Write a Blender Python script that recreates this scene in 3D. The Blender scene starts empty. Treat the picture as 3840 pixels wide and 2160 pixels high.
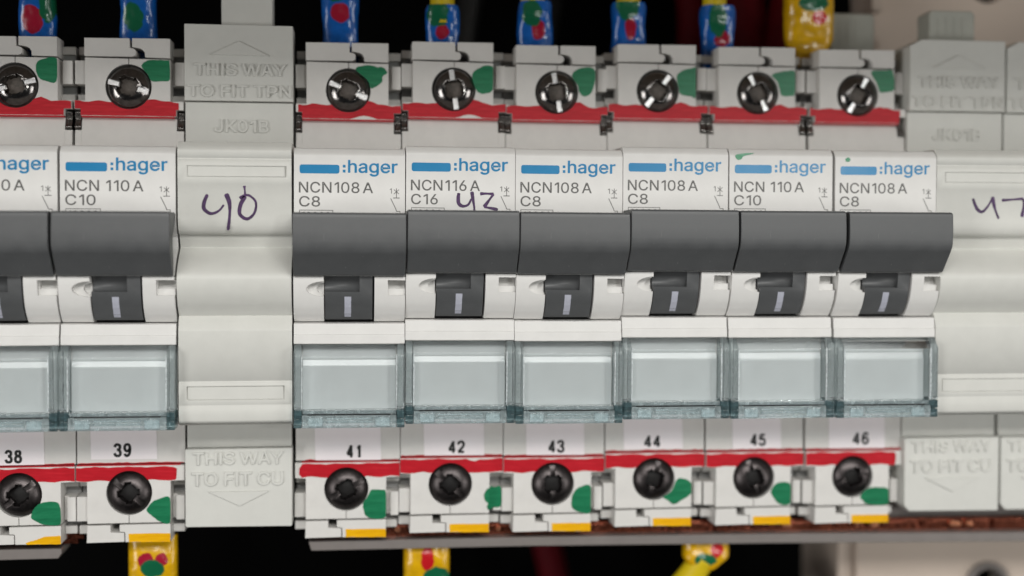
import bpy, bmesh, math, random, json
from mathutils import Vector, Matrix, noise
SC = bpy.context.scene
COL = SC.collection

# ---------------------------------------------------------------- camera
# 1 unit = 1 mm.  u = along the row of devices (world x), v = up (world z), w = out towards the viewer (world -y)
cam = bpy.data.cameras.new('camera')
cam.sensor_width = 100.0
cam.lens = 5021.7 / 3840 * 100.0
cam.clip_start = 5; cam.clip_end = 5000
cam_o = bpy.data.objects.new('camera', cam); COL.objects.link(cam_o)
R = Vector((0.99310475, -0.11721712, 0.00176021))
U = Vector((0.00173037, 0.02967036, 0.99955824))
F = Vector((0.11721757, 0.99266299, -0.0296686))
R.normalize(); F.normalize()
cam_o.matrix_world = Matrix(((R.x, U.x, -F.x, 9.71), (R.y, U.y, -F.y, -214.37), (R.z, U.z, -F.z, 6.0), (0, 0, 0, 1)))
cam.dof.use_dof = True
cam.dof.focus_distance = 214.5
cam.dof.aperture_fstop = 0.0195
cam.dof.aperture_blades = 0
SC.camera = cam_o
SC.view_settings.view_transform = 'Standard'
SC.view_settings.look = 'None'
SC.view_settings.exposure = 0.0
SC.view_settings.gamma = 1.0

# ---------------------------------------------------------------- light
wd = bpy.data.worlds.new('World'); SC.world = wd; wd.use_nodes = True
bg = wd.node_tree.nodes['Background']
bg.inputs[0].default_value = (0.95, 0.97, 1.0, 1); bg.inputs[1].default_value = 0.035

def area(name, loc, target, sx, sy, power, color):
    d = bpy.data.lights.new(name, 'AREA'); d.shape = 'RECTANGLE'; d.size = sx; d.size_y = sy
    d.energy = power; d.color = color
    o = bpy.data.objects.new(name, d); COL.objects.link(o)
    o.location = loc
    o.rotation_euler = (Vector(target) - Vector(loc)).to_track_quat('-Z', 'Y').to_euler()
    return o
area('ceiling_light', (60, -760, 330), (40, 0, 0), 760, 180, 5.3e6, (1.0, 0.985, 0.95))
area('room_light', (380, -856, 71), (84, 0, 10), 62, 46, 0.75e6, (0.98, 1.0, 0.96))
area('left_light', (-900, -800, -170), (20, 0, -20), 380, 480, 4.5e6, (1.0, 0.99, 0.965))
area('right_light', (1150, -800, -170), (60, 0, -20), 380, 480, 3.7e6, (1.0, 0.985, 0.955))

# ---------------------------------------------------------------- materials
def new_mat(name):
    m = bpy.data.materials.new(name); m.use_nodes = True
    nt = m.node_tree
    return m, nt, nt.nodes['Principled BSDF'], nt.nodes['Material Output']

def tex_coord(nt, kind='Object'):
    return nt.nodes.new('ShaderNodeTexCoord').outputs[kind]

def noise_node(nt, vec, scale, detail=3.0, rough=0.5):
    n = nt.nodes.new('ShaderNodeTexNoise'); n.inputs['Scale'].default_value = scale
    n.inputs['Detail'].default_value = detail; n.inputs['Roughness'].default_value = rough
    nt.links.new(vec, n.inputs['Vector']); return n.outputs['Fac']

def ramp(nt, fac, stops):
    r = nt.nodes.new('ShaderNodeValToRGB'); el = r.color_ramp.elements
    while len(el) < len(stops): el.new(0.5)
    for e, (p, c) in zip(el, stops):
        e.position = p; e.color = (c[0], c[1], c[2], 1)
    nt.links.new(fac, r.inputs[0]); return r.outputs[0]

def plastic(name, col, rough=0.45, var=0.06, bump=0.02, spec=0.4, scale=0.35, grime=0.0, scuff=0.0):
    m, nt, b, out = new_mat(name)
    v = tex_coord(nt)
    f = noise_node(nt, v, scale, 4.0, 0.6)
    lo = [c * (1 - var) for c in col]; hi = [min(1, c * (1 + var * 0.6)) for c in col]
    c = ramp(nt, f, [(0.3, lo), (0.7, hi)])
    if grime > 0:
        g = noise_node(nt, v, 1.6, 6.0, 0.7)
        gm = nt.nodes.new('ShaderNodeMapRange'); gm.inputs[1].default_value = 0.66; gm.inputs[2].default_value = 0.78
        gm.inputs[3].default_value = 0; gm.inputs[4].default_value = grime
        nt.links.new(g, gm.inputs[0])
        mx = nt.nodes.new('ShaderNodeMixRGB'); nt.links.new(gm.outputs[0], mx.inputs[0]); nt.links.new(c, mx.inputs[1])
        mx.inputs[2].default_value = (col[0] * .45, col[1] * .4, col[2] * .33, 1); c = mx.outputs[0]
    if scuff > 0:
        mp = nt.nodes.new('ShaderNodeMapping'); mp.inputs['Scale'].default_value = (2.6, 1.0, 0.5); mp.inputs['Rotation'].default_value = (0, 0.35, 0)
        nt.links.new(v, mp.inputs[0])
        g = noise_node(nt, mp.outputs[0], 1.3, 2.0, 0.5)
        gm = nt.nodes.new('ShaderNodeMapRange'); gm.inputs[1].default_value = 0.73; gm.inputs[2].default_value = 0.80
        gm.inputs[3].default_value = 0; gm.inputs[4].default_value = scuff
        nt.links.new(g, gm.inputs[0])
        mx = nt.nodes.new('ShaderNodeMixRGB'); nt.links.new(gm.outputs[0], mx.inputs[0]); nt.links.new(c, mx.inputs[1])
        mx.inputs[2].default_value = (col[0] * 2.4 + .03, col[1] * 2.4 + .03, col[2] * 2.4 + .03, 1); c = mx.outputs[0]
    nt.links.new(c, b.inputs['Base Color'])
    rr = nt.nodes.new('ShaderNodeMapRange'); rr.inputs[3].default_value = rough - 0.06; rr.inputs[4].default_value = rough + 0.1
    nt.links.new(f, rr.inputs[0]); nt.links.new(rr.outputs[0], b.inputs['Roughness'])
    b.inputs['Specular IOR Level'].default_value = spec
    if bump > 0:
        n2 = noise_node(nt, v, 5.0, 3.0, 0.6)
        bp = nt.nodes.new('ShaderNodeBump'); bp.inputs['Strength'].default_value = 0.35; bp.inputs['Distance'].default_value = bump
        nt.links.new(n2, bp.inputs['Height']); nt.links.new(bp.outputs[0], b.inputs['Normal'])
    return m

M = {}
M['white'] = plastic('white_plastic', (0.68, 0.672, 0.655), 0.42, 0.035, 0.012, grime=0.10)
M['term'] = plastic('terminal_plastic', (0.66, 0.645, 0.62), 0.5, 0.045, 0.015, grime=0.14)
M['blank'] = plastic('blank_plastic', (0.612, 0.612, 0.578), 0.5, 0.03, 0.02, grime=0.05)
M['recess'] = plastic('grey_inner_plastic', (0.36, 0.36, 0.355), 0.55, 0.10, 0.02)
M['handle'] = plastic('dark_grey_plastic', (0.078, 0.081, 0.084), 0.42, 0.07, 0.02, spec=0.5, scale=0.5, scuff=0.5)
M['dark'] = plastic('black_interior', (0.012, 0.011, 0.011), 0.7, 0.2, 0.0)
M['mark'] = plastic('lavender_print', (0.42, 0.43, 0.50), 0.5, 0.08, 0.0, scale=2.0)
M['blue'] = plastic('blue_print', (0.001, 0.195, 0.42), 0.28, 0.03, 0.0, spec=0.5)
M['greyprint'] = plastic('grey_print', (0.085, 0.082, 0.078), 0.38, 0.1, 0.0, scale=2, spec=0.6)
M['ink'] = plastic('violet_ink', (0.060, 0.022, 0.090), 0.35, 0.5, 0.0, scale=1.6)
M['black'] = plastic('black_print', (0.008, 0.008, 0.008), 0.5, 0.1, 0.0)
M['paper'] = plastic('white_sticker_paper', (0.84, 0.79, 0.81), 0.6, 0.02, 0.01)
M['card'] = plastic('label_card', (0.67, 0.69, 0.69), 0.22, 0.02, 0.0, spec=0.7)
M['beige'] = plastic('beige_painted_steel', (0.62, 0.52, 0.44), 0.5, 0.05, 0.02, scale=0.05)
M['rail'] = plastic('grey_rail_plastic', (0.20, 0.18, 0.17), 0.35, 0.05, 0.02)
M['greystem'] = plastic('grey_green_plastic', (0.40, 0.405, 0.36), 0.5, 0.06, 0.02)
M['backplate'] = plastic('dark_cabinet_interior', (0.002, 0.002, 0.002), 0.9, 0.2, 0.0, spec=0.05)
M['redcable'] = plastic('red_cable_insulation', (0.095, 0.001, 0.005), 0.6, 0.2, 0.0, spec=0.15)
M['blackcable'] = plastic('black_cable_insulation', (0.012, 0.012, 0.012), 0.45, 0.2, 0.0)
M['yellowwire'] = plastic('yellow_wire_insulation', (0.62, 0.46, 0.01), 0.35, 0.1, 0.01)

def paint(name, col, dark, rough=0.3):
    m, nt, b, out = new_mat(name)
    v = tex_coord(nt)
    mp = nt.nodes.new('ShaderNodeMapping'); mp.inputs['Scale'].default_value = (0.25, 1, 2.2)
    nt.links.new(v, mp.inputs[0])
    f = noise_node(nt, mp.outputs[0], 1.1, 5, 0.65)
    c = ramp(nt, f, [(0.30, dark), (0.5, col), (0.8, [min(1, x * 1.25 + 0.012) for x in col])])
    nt.links.new(c, b.inputs['Base Color']); b.inputs['Roughness'].default_value = rough
    b.inputs['Specular IOR Level'].default_value = 0.28
    n2 = noise_node(nt, v, 2.0, 4, 0.6)
    bp = nt.nodes.new('ShaderNodeBump'); bp.inputs['Strength'].default_value = 0.5; bp.inputs['Distance'].default_value = 0.05
    nt.links.new(n2, bp.inputs['Height']); nt.links.new(bp.outputs[0], b.inputs['Normal'])
    return m
M['red'] = paint('red_marker_paint', (0.45, 0.004, 0.014), (0.36, 0.003, 0.010), 0.42)
M['green'] = paint('green_marker_paint', (0.012, 0.17, 0.075), (0.008, 0.125, 0.055))
M['yellow'] = paint('yellow_marker_paint', (0.80, 0.42, 0.004), (0.70, 0.33, 0.002))
M['faintgreen'] = paint('faint_green_smear', (0.07, 0.27, 0.15), (0.25, 0.45, 0.34))

def metal(name, col, rough, spec_noise=0.1, lo=0.7, hi=1.25):
    m, nt, b, out = new_mat(name)
    v = tex_coord(nt)
    f = noise_node(nt, v, 1.6, 5, 0.65)
    c = ramp(nt, f, [(0.3, [x * lo for x in col]), (0.75, [min(1, x * hi) for x in col])])
    nt.links.new(c, b.inputs['Base Color']); b.inputs['Metallic'].default_value = 1.0
    rr = nt.nodes.new('ShaderNodeMapRange'); rr.inputs[3].default_value = rough - 0.05; rr.inputs[4].default_value = rough + spec_noise
    nt.links.new(f, rr.inputs[0]); nt.links.new(rr.outputs[0], b.inputs['Roughness'])
    n2 = noise_node(nt, v, 3.0, 4, 0.6)
    bp = nt.nodes.new('ShaderNodeBump'); bp.inputs['Strength'].default_value = 0.4; bp.inputs['Distance'].default_value = 0.04
    nt.links.new(n2, bp.inputs['Height']); nt.links.new(bp.outputs[0], b.inputs['Normal'])
    return m
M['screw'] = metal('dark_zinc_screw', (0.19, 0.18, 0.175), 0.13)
M['screwdark'] = metal('dull_black_screw', (0.085, 0.075, 0.075), 0.36)  # darker, rougher metal for the lower screws
M['slot'] = metal('worn_slot_glint', (0.92, 0.90, 0.90), 0.38)  # worn slot metal, coloured bright so that the slot seems to glint
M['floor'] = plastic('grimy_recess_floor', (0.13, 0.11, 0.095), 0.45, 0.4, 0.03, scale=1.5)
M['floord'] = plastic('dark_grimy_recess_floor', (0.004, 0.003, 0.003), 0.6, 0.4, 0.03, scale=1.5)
M['clip'] = metal('dark_spring_steel', (0.26, 0.25, 0.24), 0.12)
M['copperglint'] = metal('glint_copper', (0.72, 0.30, 0.17), 0.25, 0.2)  # brighter copper for the small lumps that stand in for glints
M['copper'] = metal('copper_busbar', (0.14, 0.043, 0.026), 0.22, 0.20, 0.55, 2.6)  # noise also lifts the colour in spots to suggest glints

def clear(name, tint, gloss_rough=0.03, glass=0.0, gtint=(1, 1, 1), fac=0.0, dcol=(1, 1, 1)):
    m = bpy.data.materials.new(name); m.use_nodes = True; nt = m.node_tree
    nt.nodes.remove(nt.nodes['Principled BSDF']); out = nt.nodes['Material Output']
    tr = nt.nodes.new('ShaderNodeBsdfTransparent'); tr.inputs[0].default_value = (*tint, 1)
    base = tr.outputs[0]
    if glass > 0:
        gl = nt.nodes.new('ShaderNodeBsdfRefraction'); gl.inputs['Color'].default_value = (*gtint, 1)
        gl.inputs['IOR'].default_value = 1.49; gl.inputs['Roughness'].default_value = 0.03
        mx = nt.nodes.new('ShaderNodeMixShader'); mx.inputs[0].default_value = glass
        nt.links.new(base, mx.inputs[1]); nt.links.new(gl.outputs[0], mx.inputs[2]); base = mx.outputs[0]
    if fac > 0:                                    # slightly frosted, scattering plastic
        df = nt.nodes.new('ShaderNodeBsdfDiffuse'); df.inputs[0].default_value = (*dcol, 1)
        md = nt.nodes.new('ShaderNodeMixShader')
        f = noise_node(nt, tex_coord(nt), 1.8, 3, 0.6)
        mr = nt.nodes.new('ShaderNodeMapRange'); mr.inputs[1].default_value = 0.3; mr.inputs[2].default_value = 0.75
        mr.inputs[3].default_value = fac * 0.4; mr.inputs[4].default_value = fac * 1.6
        nt.links.new(f, mr.inputs[0]); nt.links.new(mr.outputs[0], md.inputs[0])
        nt.links.new(base, md.inputs[1]); nt.links.new(df.outputs[0], md.inputs[2]); base = md.outputs[0]
    gs = nt.nodes.new('ShaderNodeBsdfGlossy'); gs.inputs['Roughness'].default_value = gloss_rough
    fr = nt.nodes.new('ShaderNodeFresnel'); fr.inputs[0].default_value = 1.49
    m2 = nt.nodes.new('ShaderNodeMixShader'); nt.links.new(fr.outputs[0], m2.inputs[0])
    nt.links.new(base, m2.inputs[1]); nt.links.new(gs.outputs[0], m2.inputs[2])
    nt.links.new(m2.outputs[0], out.inputs['Surface'])
    return m
M['clear'] = clear('clear_blue_tinted_plastic', (0.98, 0.992, 0.995), 0.05)
M['wall'] = clear('thick_blue_tinted_plastic', (0.955, 0.985, 0.992), 0.16, 0.05, (0.93, 0.985, 0.99), 0.13, (0.80, 0.91, 0.93))
M['edgeglint'] = clear('edge_glint_plastic', (0.97, 0.99, 1.0), 0.2, 0.0, (1, 1, 1), 0.45, (0.92, 0.98, 1.0))  # whitened plastic that stands in for highlights along the window edges
M['bar'] = clear('frosted_blue_tinted_plastic', (0.94, 0.98, 0.99), 0.14, 0.05, (0.93, 0.985, 0.99), 0.25, (0.70, 0.84, 0.87))
M['corner'] = clear('deep_teal_tinted_plastic', (0.76, 0.885, 0.91), 0.14, 0.10, (0.62, 0.82, 0.86), 0.10, (0.35, 0.55, 0.60))

# ---------------------------------------------------------------- mesh helpers
def P3(u, v, w): return Vector((u, -w, v))

class MB:
    def __init__(s): s.bm = bmesh.new()
    def _merge(s, b, bev, seg=2):
        bmesh.ops.recalc_face_normals(b, faces=b.faces)
        if bev > 0:
            ed = [e for e in b.edges if len(e.link_faces) == 2 and e.calc_face_angle(0) > math.radians(38)]
            bmesh.ops.bevel(b, geom=ed, offset=bev, segments=seg, profile=0.6, affect='EDGES', clamp_overlap=True)
        t = bpy.data.meshes.new('t'); b.to_mesh(t); b.free()
        s.bm.from_mesh(t); bpy.data.meshes.remove(t); return s
    def _ext(s, ring0, ring1, bev, seg=2):
        b = bmesh.new(); a = [b.verts.new(p) for p in ring0]; c = [b.verts.new(p) for p in ring1]
        b.faces.new(a); b.faces.new(c[::-1]); n = len(a)
        for i in range(n): b.faces.new((a[i], a[(i + 1) % n], c[(i + 1) % n], c[i]))
        return s._merge(b, bev, seg)
    def box(s, u0, u1, v0, v1, w0, w1, bev=0.08):
        return s._ext([P3(u0, v0, w0), P3(u1, v0, w0), P3(u1, v1, w0), P3(u0, v1, w0)],
                      [P3(u0, v0, w1), P3(u1, v0, w1), P3(u1, v1, w1), P3(u0, v1, w1)], bev)
    def eu(s, prof, u0, u1, bev=0.08, seg=2):      # (v, w) profile swept along u
        return s._ext([P3(u0, v, w) for v, w in prof], [P3(u1, v, w) for v, w in prof], bev, seg)
    def ew(s, outl, w0, w1, bev=0.08, seg=2):      # (u, v) outline pulled out along w
        return s._ext([P3(u, v, w0) for u, v in outl], [P3(u, v, w1) for u, v in outl], bev, seg)
    def lathe(s, cu, cv, prof, n=40):              # (r, w) profile about the w axis, closed at r = 0
        b = bmesh.new(); rings = []
        for r, w in prof:
            if r < 1e-6: rings.append([b.verts.new(P3(cu, cv, w))])
            else: rings.append([b.verts.new(P3(cu + r * math.cos(2 * math.pi * i / n), cv + r * math.sin(2 * math.pi * i / n), w)) for i in range(n)])
        for A, B in zip(rings, rings[1:]):
            for i in range(n):
                j = (i + 1) % n
                if len(A) == 1: b.faces.new((A[0], B[i], B[j]))
                elif len(B) == 1: b.faces.new((A[i], A[j], B[0]))
                else: b.faces.new((A[i], A[j], B[j], B[i]))
        return s._merge(b, 0)
    def mesh(s, name, mat, ang=32):
        me = bpy.data.meshes.new(name); s.bm.to_mesh(me); s.bm.free()
        me.shade_smooth(); me.set_sharp_from_angle(angle=math.radians(ang))
        me.materials.append(M[mat] if isinstance(mat, str) else mat)
        return wn(me)

def wn(me):
    o = bpy.data.objects.new('n', me); COL.objects.link(o)
    md = o.modifiers.new('w', 'WEIGHTED_NORMAL'); md.keep_sharp = True; md.weight = 80
    dg = bpy.context.evaluated_depsgraph_get(); dg.update()
    r = bpy.data.meshes.new_from_object(o.evaluated_get(dg), depsgraph=dg); r.name = me.name
    bpy.data.objects.remove(o); return r

def cut(me, cutter_mb, ang=32, weighted=True):                            # boolean difference, applied
    a = bpy.data.objects.new('a', me); COL.objects.link(a)
    cm = cutter_mb.mesh('c', 'dark'); cm.materials.clear(); cm.materials.append(me.materials[0])
    c = bpy.data.objects.new('c', cm); COL.objects.link(c)
    md = a.modifiers.new('b', 'BOOLEAN'); md.operation = 'DIFFERENCE'; md.object = c; md.solver = 'EXACT'
    dg = bpy.context.evaluated_depsgraph_get(); dg.update()
    r = bpy.data.meshes.new_from_object(a.evaluated_get(dg), depsgraph=dg)
    r.name = me.name
    bpy.data.objects.remove(a); bpy.data.objects.remove(c)
    if 'custom_normal' in r.attributes: r.attributes.remove(r.attributes['custom_normal'])
    r.shade_smooth(); r.set_sharp_from_angle(angle=math.radians(ang))
    return wn(r) if weighted else r

def joined(name, meshes, mat):
    b = bmesh.new()
    for m in meshes: b.from_mesh(m)
    me = bpy.data.meshes.new(name); b.to_mesh(me); b.free(); me.materials.append(M[mat])
    me.shade_smooth(); me.set_sharp_from_angle(angle=math.radians(32))
    return me

def ob(name, me, parent=None, **kw):
    o = bpy.data.objects.new(name, me); COL.objects.link(o)
    if parent is not None: o.parent = parent
    for k, v in kw.items(): o[k] = v
    return o

def thing(name, label, cat, loc=(0, 0, 0), group=None, rot=0.0):
    o = bpy.data.objects.new(name, None); COL.objects.link(o); o.empty_display_size = 5
    o.location = P3(*loc); o.rotation_euler = (0, rot, 0)
    o['label'] = label; o['category'] = cat
    if group: o['group'] = group
    return o

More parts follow.
